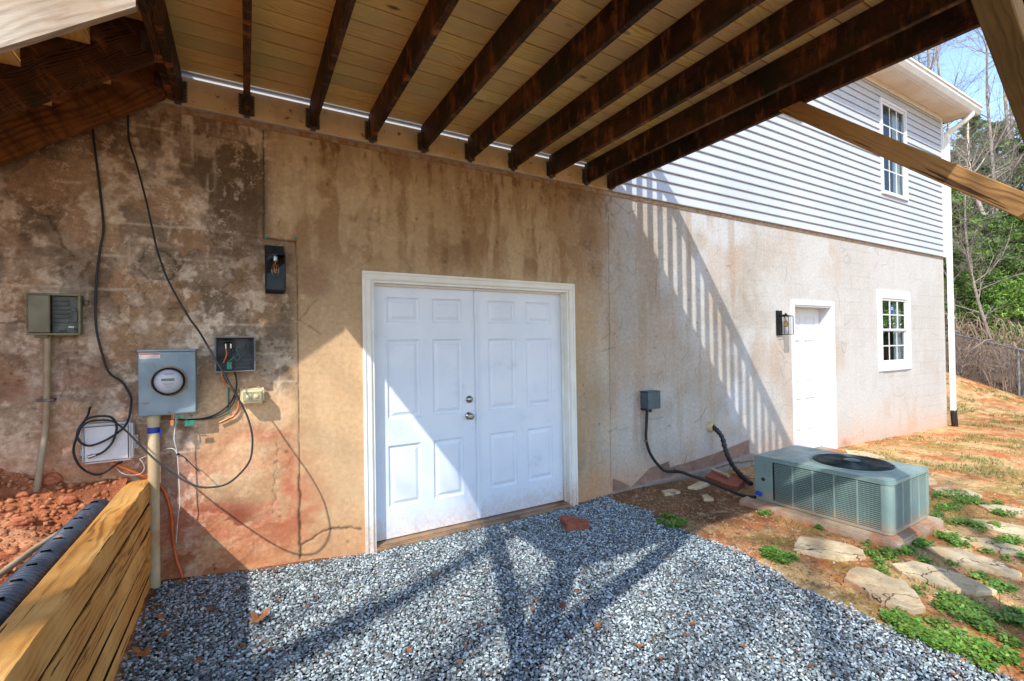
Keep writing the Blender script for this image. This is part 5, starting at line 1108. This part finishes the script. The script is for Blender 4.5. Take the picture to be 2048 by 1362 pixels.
# ================================================================ PLANTS, LEAVES, FENCE, TREES
def scatter_px(ells, rs, z=None):
    out = []
    for cx_, cy_, rx, ry, n_ in ells:
        a = rs.uniform(0, 2*np.pi, n_); r = np.sqrt(rs.uniform(0, 1, n_))*rs.uniform(.75, 1.1, n_)
        for u, v in zip(cx_+rx*r*np.cos(a), cy_+ry*r*np.sin(a)):
            p = gp(u, v, 0)
            if (p-CAM).length < 25: p = gp(u, v, float(hgt(p.x, p.y))); out.append((p.x, p.y))
    return np.array(out)
def leafmesh(name, P0, size, hmax, col, rs, mat, upright=.5):
    N = len(P0); a = rs.uniform(0, 2*np.pi, N); t = rs.normal(0, upright, N); z = hgt(P0[:, 0], P0[:, 1])+rs.uniform(.003, hmax, N)
    base = np.array([(-.1, 0, 0), (.15, .42, .04), (.6, .5, 0), (1, .18, -.06), (1, -.18, -.06), (.6, -.5, 0), (.15, -.42, .04)])
    V = base[None]*size[:, None, None]; V = V+0
    ca, sa, ct, st2 = np.cos(a), np.sin(a), np.cos(t), np.sin(t)
    x = V[:, :, 0]*ct[:, None]-V[:, :, 2]*st2[:, None]; zz = V[:, :, 0]*st2[:, None]+V[:, :, 2]*ct[:, None]; y = V[:, :, 1]
    W = np.stack([x*ca[:, None]-y*sa[:, None]+P0[:, 0:1], x*sa[:, None]+y*ca[:, None]+P0[:, 1:2], zz+z[:, None]], 2)
    F = np.arange(N*7).reshape(N, 7); return npmesh(name, W.reshape(-1, 3), F, mat, None, False, np.repeat(col, 7, axis=0))
def foliage_mat(name, rough=.5, trans=.25):
    m, n, p, o = mk(name); g = G(n); a = g.node('Attribute', attribute_name='col'); g.set(p.inputs['Base Color'], a); p.inputs['Roughness'].default_value = rough
    t = g.node('BsdfTranslucent', {0: a}); n.links.new(g.node('MixShader', {0: trans, 1: p.outputs[0], 2: t}), o.inputs[0]); return m
M['weed'] = foliage_mat('weed_leaf'); M['needles'] = foliage_mat('evergreen_leaf', .6, .3)
rs = np.random.RandomState(21)
W_ = [(1330, 1040, 22, 7, 420), (1357, 1050, 24, 8, 460), (1372, 1058, 12, 5, 120), (1535, 1108, 22, 9, 330), (1570, 1120, 24, 8, 260), (1655, 1122, 16, 5, 100), (1528, 1030, 12, 4, 70), (1640, 1058, 6, 3, 30),
      (1735, 1100, 10, 14, 120), (1765, 1118, 26, 16, 420), (1800, 1105, 30, 10, 330), (1840, 1092, 24, 10, 260), (1862, 1120, 24, 12, 330), (1902, 1128, 18, 8, 150), (1820, 1075, 14, 12, 120),
      (1790, 1240, 22, 9, 260), (1840, 1262, 40, 15, 800), (1895, 1285, 40, 16, 900), (1945, 1305, 40, 17, 950), (1995, 1325, 40, 18, 950), (2040, 1345, 36, 18, 750), (1870, 1254, 22, 9, 260),
      (1905, 1212, 34, 14, 500), (1945, 1232, 36, 16, 620), (1990, 1255, 40, 16, 620), (2035, 1240, 34, 16, 450), (2030, 1285, 24, 16, 300), (1880, 1195, 20, 8, 120), (1842, 1185, 12, 8, 60),
      (1900, 992, 36, 9, 420), (1935, 1002, 26, 8, 260), (1895, 1015, 26, 9, 260), (1875, 1035, 10, 12, 100), (1975, 1008, 36, 5, 180), (2010, 1028, 36, 8, 260), (1925, 1050, 30, 9, 300), (1975, 1058, 32, 9, 300), (1895, 1075, 22, 9, 200), (1925, 1088, 30, 8, 180), (2015, 1085, 34, 10, 260), (2030, 1118, 24, 12, 300), (1985, 1105, 26, 6, 100), (2005, 1175, 34, 16, 240), (1760, 1148, 14, 6, 60), (1690, 1130, 10, 5, 40), (1955, 1155, 20, 6, 60)]
pw = scatter_px(W_, rs); pw = pw[fbm(pw[:, 0]*9, pw[:, 1]*9, 650, 5) > .47]; pw = np.repeat(pw, 3, axis=0)+rs.normal(0, .012, (len(pw)*3, 2)); n_ = len(pw); tone = rs.uniform(.55, 1.25, (n_, 1)); cw = np.array([[.17, .34, .05]])*tone; cw[:, 0] *= rs.uniform(.7, 1.5, n_)
tag(leafmesh('weeds', pw, rs.uniform(.008, .019, n_), .035, cw, rs, M['weed']), 'bright green clover-like weeds between the flagstones and along the gravel', 'weeds', kind='stuff')
# sparse lawn grass
n_ = 60000; x = rs.uniform(2.6, 17.5, n_); y = rs.uniform(-5, 2.4, n_); k = (fbm(x*1.1, y*1.1, 601, 4) > .46+.05*(x < 6)+.3*(x < 3.4)) & (rs.uniform(size=n_) < .75*sstep(.48, .62, fbm(x*3, y*3, 602, 3))+.03) & ~inpoly(x, y, GPOLY) & ((y < -.04) | (x > 11.9))
PP = np.stack([x, y, hgt(x, y)], 1)[k]; PP = PP[visible(PP, 120)]; x, y = PP[:, 0], PP[:, 1]; PP = PP[~((x > 4) & (x < 4.95) & (y > -2.1) & (y < -.8))]; PP = np.repeat(PP, 3, axis=0)+rs.normal(0, .015, (len(PP)*3, 3))*[1, 1, 0]; n_ = len(PP)
a = rs.uniform(0, 6.28, n_); h = rs.uniform(.015, .045, n_)*(1+PP[:, 0]*.02); w_ = rs.uniform(.0012, .0026, n_)*(1+PP[:, 0]*.12); le = rs.normal(0, .6, n_)*h
V = np.stack([PP+np.stack([-w_*np.cos(a), -w_*np.sin(a), 0*a], 1), PP+np.stack([w_*np.cos(a), w_*np.sin(a), 0*a], 1), PP+np.stack([le*np.sin(a), le*np.cos(a), h], 1)], 1).reshape(-1, 3)
cg = np.array([[.14, .22, .035]])*rs.uniform(.6, 1.3, (n_, 1)); dry = rs.uniform(size=n_) < .35; cg[dry] = np.array([[.42, .30, .13]])*rs.uniform(.6, 1.1, (dry.sum(), 1))
tag(npmesh('grass', V, np.arange(3*n_).reshape(-1, 3), M['weed'], None, False, np.repeat(cg, 3, axis=0)), 'sparse green and straw grass on the orange clay yard', 'grass', kind='stuff')
# straw litter and chips
n_ = 26000; x = 2.9+rs.exponential(2.6, n_); y = rs.uniform(-4.5, 1.5, n_); k = ~inpoly(x, y, GPOLY) & ((y < -.03) | (x > 11.9)) & (x < 14); PP = np.stack([x, y, hgt(x, y)], 1)[k]; PP = PP[visible(PP, 100)]; n_ = len(PP); PP[:, 2] += .006
a = rs.uniform(0, 6.28, n_); L_ = rs.uniform(.008, .05, n_); w_ = rs.uniform(.0006, .0018, n_)*(1+.08*PP[:, 0]); dx, dy = np.cos(a), np.sin(a); tz = rs.uniform(-.004, .008, n_)
V = np.stack([PP+np.stack([-dy*w_, dx*w_, 0*a], 1), PP+np.stack([dy*w_, -dx*w_, 0*a], 1), PP+np.stack([dx*L_+dy*w_, dy*L_-dx*w_, tz], 1), PP+np.stack([dx*L_-dy*w_, dy*L_+dx*w_, tz+.001], 1)], 1).reshape(-1, 3)
cs_ = np.array([[.48, .34, .18]])*rs.uniform(.35, 1.25, (n_, 1)); kk = rs.uniform(size=n_) < .3; cs_[kk] = np.array([[.12, .07, .04]])*rs.uniform(.5, 1.4, (kk.sum(), 1))
tag(npmesh('straw', V, np.arange(4*n_).reshape(-1, 4), M['weed'], None, False, np.repeat(cs_, 4, axis=0)), 'bits of straw, bark and dry stems littering the bare ground', 'litter', kind='stuff')
n_ = 5200; x = 2.95+rs.exponential(2.2, n_); y = rs.uniform(-4, -.03, n_); k = ~inpoly(x, y, GPOLY) & (x < 12); x, y = x[k], y[k]; s = .002+.010*rs.uniform(size=len(x))**4; PP = np.stack([x, y, hgt(x, y)+s*.3], 1); k = visible(PP, 60); PP, s = PP[k], s[k]
cst = np.array([[.40, .22, .12]])*rs.uniform(.4, 1.3, (len(PP), 1)); kk = rs.uniform(size=len(PP)) < .2; cst[kk] = np.array([[.5, .44, .38]])*rs.uniform(.6, 1.3, (kk.sum(), 1))
V, F, CC = rocks(PP, s, .5, cst, 31); tag(npmesh('pebbles', V, F, M['gravel'], None, False, CC), 'small clay crumbs and pebbles on the bare ground', 'pebbles', kind='stuff')
# ---- dead leaves
def leaf_mesh(seed, lobes):
    rs2 = random.Random(seed); n = 40; out = []
    for k in range(n):
        a = -math.pi+k*2*math.pi/n; base = .34+.16*math.cos(a); 
        r = base*(1+(.42 if lobes else .06)*math.cos(a*5 if lobes else a*2)) + rs2.uniform(-.02, .02)
        out.append((r*math.cos(a)*1.25, r*math.sin(a)*.95))
    bm = bmesh.new(); c1, c2, ph = rs2.uniform(.5, 1.3), rs2.uniform(-.8, .8), rs2.uniform(0, 6)
    Zf = lambda x, y: .16*math.sin(ph+x*4)*.4 + c1*y*y*.9 + c2*x*x*.5 + .04*math.sin(9*x+ph)*math.sin(8*y)
    rings = [[bm.verts.new((x*s, y*s, Zf(x*s, y*s))) for x, y in out] for s in (1, .75, .5, .25)]; c = bm.verts.new((0, 0, Zf(0, 0)))
    for r0, r1 in zip(rings[:-1], rings[1:]):
        for k in range(n): bm.faces.new((r0[k], r0[(k+1) % n], r1[(k+1) % n], r1[k]))
    for k in range(n): bm.faces.new((rings[-1][k], rings[-1][(k+1) % n], c))
    s0 = (-.5, 0); m = [bm.verts.new((-.28-.09*i, .012*(-1)**j, Zf(-.28-.09*i, 0)+.005)) for i in range(5) for j in (0, 1)]
    for i in range(4): bm.faces.new((m[2*i], m[2*i+1], m[2*i+3], m[2*i+2]))
    me = bpy.data.meshes.new('dead_leaf'); bm.to_mesh(me); bm.free(); me.materials.append(M['leaf'] if seed % 3 else M['leafdark']); return me
LM = [leaf_mesh(k, k % 2 == 0) for k in range(1, 9)]
big = [(515, 1240, .11, 'largest pale tan oak leaf, alone on the sunlit edge of the gravel shade', 2), (490, 1290, .055, 'curled tan leaf lying below the largest pale leaf', 4), (342, 1266, .085, 'brown oval leaf in the shaded gravel left of the largest leaf', 5), (289, 1306, .085, 'crumpled brown leaf at the foot of the timber wall, lower left', 4), (366, 1160, .07, 'brown leaf at the end of the orange cable', 2), (297, 1195, .075, 'dark brown leaf at the base of the riser pipe', 3), (318, 1210, .055, 'second brown leaf by the base of the riser pipe', 6), (408, 1191, .05, 'orange brown leaf just right of the orange cable end', 8), (425, 1215, .06, 'dark brown leaf upright in the shaded gravel', 3), (549, 1140, .045, 'dark leaf against the wall at the shadow edge', 6), (398, 1320, .045, 'small brown leaf in the shade below the oval leaf', 5), (262, 1218, .06, 'leaf tucked against the timber wall', 2), (240, 1300, .05, 'leaf pressed against the lowest timber', 4), (326, 1232, .05, 'reddish leaf in the shade between timber wall and orange cable', 7),
       (929, 1188, .045, 'tan leaf left of the V shaped shadow', 2), (1073, 1200, .05, 'orange leaf in the middle of the V shaped shadow', 8), (1124, 1212, .06, 'dark red leaf standing at the fork of the V shaped shadow', 3), (1196, 1252, .045, 'orange leaf right of the V shaped shadow', 8), (1388, 1244, .04, 'red brown leaf on the sunlit gravel', 7), (1372, 1268, .05, 'dark and orange leaf on the sunlit gravel', 5), (1280, 1288, .05, 'pale tan leaf low on the sunlit gravel', 4), (1095, 1082, .045, 'tan leaf just below the red paver', 4), (1335, 1112, .035, 'tan leaf at the tip of the long brace shadow', 2), (965, 1098, .035, 'brown leaf below the left door', 5), (1140, 1272, .04, 'dark leaf in the lower part of the V shaped shadow', 3), (914, 1063, .04, 'brown leaf against the door threshold', 5), (930, 1058, .04, 'curled leaf against the door threshold', 3)]
rs3 = random.Random(9)
def put_leaf(px, py, s, lab, mi, grp):
    p = gp(px, py, .03); z = float(hgt(p.x, p.y)) + .008; p = gp(px, py, z+.01)
    o = bpy.data.objects.new('dead_leaf', LM[mi-1]); COL.objects.link(o); o.location = (p.x, p.y, z+.006); s *= 1.0; o.scale = (s, s, s); o.rotation_euler = (rs3.uniform(-.35, .35), rs3.uniform(-.35, .35), rs3.uniform(0, 6.28)); tag(o, lab, 'leaf', grp)
for a in big: put_leaf(a[0], a[1], a[2], a[3], a[4], 'larger dead leaves on the gravel')
for k in range(62):
    px, py = rs3.uniform(330, 1950), rs3.uniform(1090, 1350); p = gp(px, py, 0)
    if p.x < -.4 or not bool(inpoly(np.array([p.x]), np.array([p.y]), GPOLY)[0]) or p.y > -.05: continue
    put_leaf(px, py, rs3.uniform(.018, .032), ('tiny leaf fragment ' + ('in the dark gravel beside the timber wall' if px < 560 else 'on the gravel in front of the double door' if px < 1000 and py < 1220 else 'low in the centre of the gravel' if px < 1250 and py >= 1220 else 'on the gravel between the red paver and the V shaped shadow' if px < 1250 else 'on the sunlit gravel towards the flagstones')), rs3.randint(1, 8), 'tiny leaf fragments on the gravel')
a, b = gp(1348, 1165, .02), gp(1372, 1138, .03); m = MB(); m.tube([a, (a+b)/2+Vector((.006, .004, .006)), b], [.003, .0025, .0015], 5); tag(m.build('twig', M['twig'], None), 'thin pale twig on the sunlit gravel', 'twig')
a, b = gp(1222, 1056, .03), gp(1233, 1063, .03); m = MB(); m.tube([a, b], .0022, 5); tag(m.build('twig', simple('yellow_straw', (.6, .5, .08), (.5, .4, .06), .6), None), 'short yellow stalk on the gravel near the red paver', 'twig')
# ================================================================ FENCE
fA, fB = Vector((20.6, 6.3, 0)), Vector((15.7, -2.0, 0)); fd = (fB-fA); FL = fd.length; fd.normalize()
fe = empty('chain_link_fence', (18, 1.8, .3), 'galvanised chain link fence with top rail holding back tangled brush beyond the house', 'fence')
def ft(t, up): p = fA+fd*t; return Vector((p.x, p.y, float(hgt(p.x, p.y))+up))
m = MB(); m.tube([ft(FL*k/24, 1.20) for k in range(25)], .021, 10); m.build('top_rail', M['railpipe'], fe)
for k in range(5): m = MB(); t = .6+k*2.15; m.tube([ft(t, -.2), ft(t, 1.22)], .027, 10); m.build('fence_post', M['railpipe'], fe)
m = MB(); ds = .06; nfz = 20
for k in range(-nfz, int(FL/ds)+1):
    for s_ in (1, -1):
        pts_ = []
        for j in range(nfz+1):
            t = (k+(j if s_ > 0 else nfz-j))*ds
            if 0 <= t <= FL: pts_.append(ft(t, .0+1.19*j/nfz)+Vector((.004*(-1)**j, 0, 0)))
        if len(pts_) > 1: m.tube(pts_[:: 2] if len(pts_) > 3 else pts_, .0028, 3, cap=False)
m.build('mesh', M['wire'], fe)
# ================================================================ BRUSH
m = MB(); rb2 = random.Random(12)
perp = Vector((fd.y, -fd.x, 0)); perp = perp if perp.x > 0 else -perp
for k in range(2600):
    t = rb2.uniform(-.5, FL+2.5); o_ = rb2.uniform(-.05, 3.6)**1.0; b = fA+fd*t+perp*o_; b.z = float(hgt(b.x, b.y)); hh = rb2.uniform(.4, 1.8) if o_ > .3 else rb2.uniform(.3, 1.2)
    di = Vector((rb2.uniform(-1, 1), rb2.uniform(-1, 1), 0)); L_ = rb2.uniform(.2, 1.0)
    if o_ < .5: di = di-perp*min(0, di.dot(perp))*1.0
    p1 = b+Vector((0, 0, hh*.6))+di*L_*.3; p2 = b+Vector((0, 0, hh))+di*L_*.8; p3 = b+Vector((0, 0, hh*rb2.uniform(.5, 1.0)))+di*L_*1.4
    m.tube(smoothpath([b, p1, p2, p3], 3), rb2.choice([.005, .006, .008, .012]), 3, cap=False)
tag(m.build('brush', M['vine'], None), 'tangle of bare brown vines and brush behind the chain link fence', 'brush', kind='stuff')
m = MB(); m2 = None
nb = 9000; t = rs.uniform(-.5, FL+3, nb); o_ = rs.uniform(.1, 7, nb); bx = fA.x+fd.x*t+perp.x*o_; by = fA.y+fd.y*t+perp.y*o_
cb_ = np.array([[.20, .12, .07]])*rs.uniform(.4, 1.6, (nb, 1)); tag(leafmesh('leaf_litter', np.stack([bx, by], 1), rs.uniform(.05, .12, nb), .12, cb_, rs, M['weed'], .7), 'brown fallen leaves under the brush beyond the fence', 'leaf litter', kind='stuff')
# ================================================================ TREES
def bare_tree(seed, h, r0, lean=(0, 0), fork=.35, dens=1.0, mat='bark', tw=1.0):
    rt = random.Random(seed); tr = MB(); cr = MB()
    def limb(p, d, L, r, lvl, mb):
        n = 6 if lvl == 0 else 4; pts = [p]; q = p.copy(); dd_ = d.copy()
        for i in range(n):
            dd_ = (dd_+Vector((rt.gauss(0, .10+.05*lvl), rt.gauss(0, .10+.05*lvl), rt.gauss(.03, .07)))).normalized(); q = q+dd_*L/n; pts.append(q.copy())
        rad = [r*(1-.72*i/n) for i in range(n+1)]
        mb.tube(pts, rad, 8 if lvl == 0 else (5 if lvl == 1 else 3), cap=False); return pts, rad
    root = Vector((0, 0, -.3)); pts, rad = limb(root, Vector((lean[0], lean[1], 1)).normalized(), h, r0, 0, tr)
    def at_(pts, rad, t): i = min(int(t*(len(pts)-1)), len(pts)-2); f = t*(len(pts)-1)-i; return pts[i].lerp(pts[i+1], f), rad[i]*(1-f)+rad[i+1]*f
    for k in range(int(17*dens)):
        t = rt.uniform(fork, .98); p, r = at_(pts, rad, t); a = rt.uniform(0, 6.28); el = rt.uniform(.3, 1.1); d = Vector((math.cos(a)*math.cos(el), math.sin(a)*math.cos(el), math.sin(el)))
        L1 = h*rt.uniform(.16, .34)*(1.25-t*.6); p1, r1 = limb(p, d, L1, max(r*.5, .012), 1, tr)
        for j in range(int(7*dens)):
            p_, r_ = at_(p1, r1, rt.uniform(.2, 1)); d2 = (d+Vector((rt.gauss(0, .6), rt.gauss(0, .6), rt.gauss(.15, .5)))).normalized(); p2, r2 = limb(p_, d2, L1*rt.uniform(.3, .6), max(r_*.5, .007*tw), 2, cr)
            for i in range(int(5*dens)):
                p_, r_ = at_(p2, r2, rt.uniform(.2, 1)); d3 = (d2+Vector((rt.gauss(0, .7), rt.gauss(0, .7), rt.gauss(.1, .6)))).normalized(); limb(p_, d3, L1*rt.uniform(.12, .32), .0045*tw, 3, cr)
    return tr, cr
def put_tree(src, x, y, rz, sc, lab, grp):
    e = empty('tree', (x, y, float(hgt(x, y))), lab, 'tree', grp); e.rotation_euler = (0, 0, rz); e.scale = (sc,)*3
    for nm, me in src: o = bpy.data.objects.new(nm, me); COL.objects.link(o); o.parent = e
    return e
def proto(tr, cr, m1, m2, n2='crown'):
    out = []
    for nm, mb, mt2 in (('trunk', tr, m1), (n2, cr, m2)):
        o = mb.build(nm, mt2, None); me = o.data; bpy.data.objects.remove(o); out.append((nm, me))
    return out
TA = proto(*bare_tree(1, 15, .12, (.03, .02), .3, 1.15), M['bark'], M['bark']); TB = proto(*bare_tree(2, 14, .10, (-.05, .03), .25, 1.2), M['bark'], M['bark'])
TP = proto(*bare_tree(3, 14, .16, (-.10, .0), .35, 1.0), M['palebark'], M['bark'])
def polar(az, R): a = math.radians(az); return R*math.sin(a), -3.6+R*math.cos(a)
def evergreen(seed, h, rad, n_, lo=.08, leaf=.10, droop=-.1, tone=(.055, .12, .02), shape=1.0):
    rt = np.random.RandomState(seed); tr = MB(); tr.tube([(0, 0, -.3), (.05, .03, h*.5), (0, .05, h*.97)], [.13, .08, .02], 7)
    nb = 150; V = []; C_ = []
    per = n_//nb
    for b in range(nb):
        t = lo+(1-lo)*rt.uniform()**.9; z = h*t; a = rt.uniform(0, 6.28); R_ = rad*(1-t)**.7*rt.uniform(.55, 1.15)*shape + .15
        d = np.array([math.cos(a), math.sin(a), droop+rt.uniform(-.1, .45)]); tip = np.array([0, 0, z])+d*R_
        tr.tube([(0, 0, z), tuple(np.array([0, 0, z])+d*R_*.55+[0, 0, .03]), tuple(tip)], [.022, .012, .005], 4, cap=False)
        s = rt.uniform(.25, 1.08, per)[:, None]; c = np.array([0, 0, z])+d*R_*s + rt.normal(0, 1, (per, 3))*np.array([.20, .20, .13])*(.35+.5*R_/rad)
        V.append(c); C_.append(np.array([tone])*rt.uniform(.55, 1.5, (per, 1))*(rt.uniform(.7, 1.25)))
    P0 = np.concatenate(V); CC = np.concatenate(C_); N = len(P0)
    u = rt.normal(size=(N, 3)); u /= np.linalg.norm(u, axis=1)[:, None]; v = np.cross(u, rt.normal(size=(N, 3))); v /= np.linalg.norm(v, axis=1)[:, None]; s = rt.uniform(.5, 1.2, (N, 1))*leaf
    W = np.stack([P0-u*s, P0-v*s*.28+u*s*.1, P0+u*s, P0+v*s*.28+u*s*.1], 1).reshape(-1, 3)
    o = npmesh('crown', W, np.arange(4*N).reshape(-1, 4), M['needles'], None, False, np.repeat(CC, 4, axis=0)); me = o.data; bpy.data.objects.remove(o)
    t_ = tr.build('trunk', M['bark'], None); mt2 = t_.data; bpy.data.objects.remove(t_); return [('trunk', mt2), ('crown', me)]
EC = evergreen(5, 6.8, 2.1, 24000, .06, .10, -.05, (.15, .25, .045)); ED = evergreen(6, 6.2, 1.9, 18000, .06, .09, -.05, (.12, .21, .045)); EP = evergreen(7, 12, 2.6, 9000, .35, .15, .1, (.15, .21, .07))
ES = evergreen(8, 3.0, 1.2, 7000, .05, .08, -.05, (.20, .34, .05))
def T_(src, az, R, rz, sc, lab, grp='trees beyond the fence'): x, y = polar(az, R); put_tree(src, x, y, rz, sc, lab, grp)
T_(EC, 72.6, 24.5, 0, 1.0, 'dense bright green cedar directly behind the downspout corner')
T_(ED, 74.6, 26.5, 1, 1.0, 'green cedar standing right of the cedar at the downspout')
T_(EC, 69.5, 28, 2, 1.05, 'tall cedar mostly hidden behind the house corner')
T_(ES, 77.2, 22.2, 3, 1.0, 'small young cedar above the fence at the right edge')
T_(ED, 78.5, 26, 4, .9, 'green cedar at the right edge behind the young cedar')
T_(EP, 75.8, 33, 0, .75, 'loose crowned evergreen with pale green top behind the cedars')
T_(EP, 78.2, 29, 2, .85, 'open evergreen at the right edge behind the pale trunk')
T_(EP, 73.6, 36, 4, .85, 'distant evergreen half hidden by bare branches')
T_(TP, 77.35, 25.5, .3, .75, 'tree with pale leaning trunk rising at the right edge', 'bare trees beyond the fence')
T_(TA, 72.8, 31, 1, 1.05, 'bare tree whose twigs rise over the gutter end', 'bare trees beyond the fence')
T_(TB, 74.6, 29, 2, 1.05, 'slim bare tree between the gutter end and the pale trunk', 'bare trees beyond the fence')
T_(TA, 70.6, 34, 3, 1.1, 'bare tree farthest left above the roof gutter', 'bare trees beyond the fence')
T_(TB, 75.9, 35, 4, 1.2, 'tall bare tree in the distance left of the pale trunk', 'bare trees beyond the fence')
T_(TA, 78.8, 30, 5, 1.0, 'bare tree behind the pale trunk at the right edge', 'bare trees beyond the fence')
T_(TB, 76.3, 20.8, 1.5, .55, 'small thin bare tree growing through the brush', 'bare trees beyond the fence')
T_(TB, 74.0, 21.8, 2.9, .5, 'small bare sapling left of the thin tree in the brush', 'bare trees beyond the fence')
T_(TA, 73.6, 38, 2.2, 1.25, 'bare tree far back between cedar tops and gutter', 'bare trees beyond the fence')
T_(TB, 77.6, 33, 3.3, 1.2, 'slender bare tree far back behind the pale trunk', 'bare trees beyond the fence')
T_(TA, 75.2, 24.5, 4.4, .8, 'bare tree with many fine twigs just behind the brush', 'bare trees beyond the fence')
T_(ED, 76.4, 28, 5.5, .95, 'green cedar in the gap behind the thin bare tree')
T_(EC, 71.2, 30, 2.5, 1.25, 'tallest cedar, rising behind the downspout')
T_(EC, 73.8, 22.6, 1.1, .82, 'bright cedar low behind the brush, right of the downspout')
T_(ED, 75.6, 23.4, 2.3, .85, 'yellowish cedar low behind the middle of the brush')
T_(EC, 77.9, 24.2, 3.1, .9, 'dense cedar behind the brush at the right edge')
T_(EP, 76.4, 37, 2.6, 1.0, 'pale evergreen top far back under the twigs')
T_(EP, 74.9, 40, 3.6, 1.1, 'hazy evergreen far back right of the gutter end')
# bare woods on the sunny side of the yard (they throw the soft dapple and show in the window glass)
for (x, y, rz, sc, src, lab) in ((-4.2, -9.2, 0, .95, TB, 'bare tree in the yard nearest the stairs side'), (-8.5, -11.5, 2, 1.1, TA, 'bare tree at the far left of the yard'), (2.2, -13.5, 1, 1.1, TA, 'bare tree in the yard opposite the double door'), (17, -11, 3, 1.0, TB, 'bare tree in the yard opposite the side door'), (23, -8, 4, 1.1, TA, 'bare tree in the yard opposite the upper window'), (28, -13, 5, 1.2, TB, 'bare tree at the far corner of the yard'), (21, -16, 1, 1.2, TA, 'bare tree behind the yard trees')):
    put_tree(src, x, y, rz, sc, lab, 'bare trees in the yard')
for k, (x, y) in enumerate(((27, -5.5), (31, -7.5), (29, -10.5), (35, -11), (33, -15), (38, -8), (26, -14), (40, -16))):
    put_tree((EC, ED)[k % 2], x, y, k*1.3, 1.15, ('round', 'broad', 'narrow', 'tall')[k % 4]+' cedar in the row across the yard, number '+('one', 'two', 'three', 'four', 'five', 'six', 'seven', 'eight')[k]+' from the fence', 'cedars across the yard')

# a big bare tree whose heavy level limbs throw the soft bands over the gravel
def limb_tree():
    rt = random.Random(77); tr = MB(); cr = MB(); base = Vector((-8.2, -7.9, 0)); k_ = .74, .68
    tr.tube(smoothpath([(0, 0, -.3), (.1, .05, 2), (.0, .1, 4), (.1, .2, 6.5), (.0, .2, 8.5), (-.3, .2, 10.3)], 4), [.24-.2*i/20 for i in range(21)], 9)
    def gl(gx_, gy_, z): return Vector((gx_-k_[0]*z, gy_-k_[1]*z, z))-base
    bands = [((-.9, -1.65), (.088, -1.143), (1.19, -.627), 8.2, .125), ((-.9, -2.3), (.35, -1.75), (1.6, -1.15), 8.9, .06), ((1.2, -3.3), (2.2, -2.6), (3.3, -1.9), 9.5, .05), ((2.2, -3.5), (3.4, -3.0), (5.0, -2.3), 9.0, .04), ((.2, -2.7), (1.3, -2.3), (2.7, -2.0), 9.8, .035)]
    for a, b, c, z, r in bands:
        P_ = [Vector((.1, .1, z-1.2)), gl(*a, z-.3), gl(*b, z), gl(*c, z+.4), gl(c[0]+1.6, c[1]+.7, z+1.2)]
        pp = smoothpath(P_, 6); tr.tube(pp, [r*1.25*(1-.72*i/len(pp)) for i in range(len(pp))], 7)
        for j in range(17):
            p = pp[rt.randrange(6, len(pp))]; d = Vector((rt.gauss(.5, .7), rt.gauss(.3, .6), rt.gauss(.3, .6))).normalized(); L_ = rt.uniform(.5, 1.7); q = p+d*L_*.5+Vector((0, 0, .08)); e_ = q+(d+Vector((rt.gauss(0, .4), rt.gauss(0, .4), .2))).normalized()*L_*.6
            cr.tube([p, q, e_], [.014, .009, .004], 3, cap=False)
            for _ in range(2): cr.tube([q, q+Vector((rt.gauss(0, .4), rt.gauss(0, .4), rt.gauss(.2, .3)))], [.007, .003], 3, cap=False)
    return proto(tr, cr, M['bark'], M['bark'])
put_tree(limb_tree(), -8.2, -7.9, 0, 1.0, 'large bare tree with heavy level limbs at the left of the yard', 'bare trees in the yard')
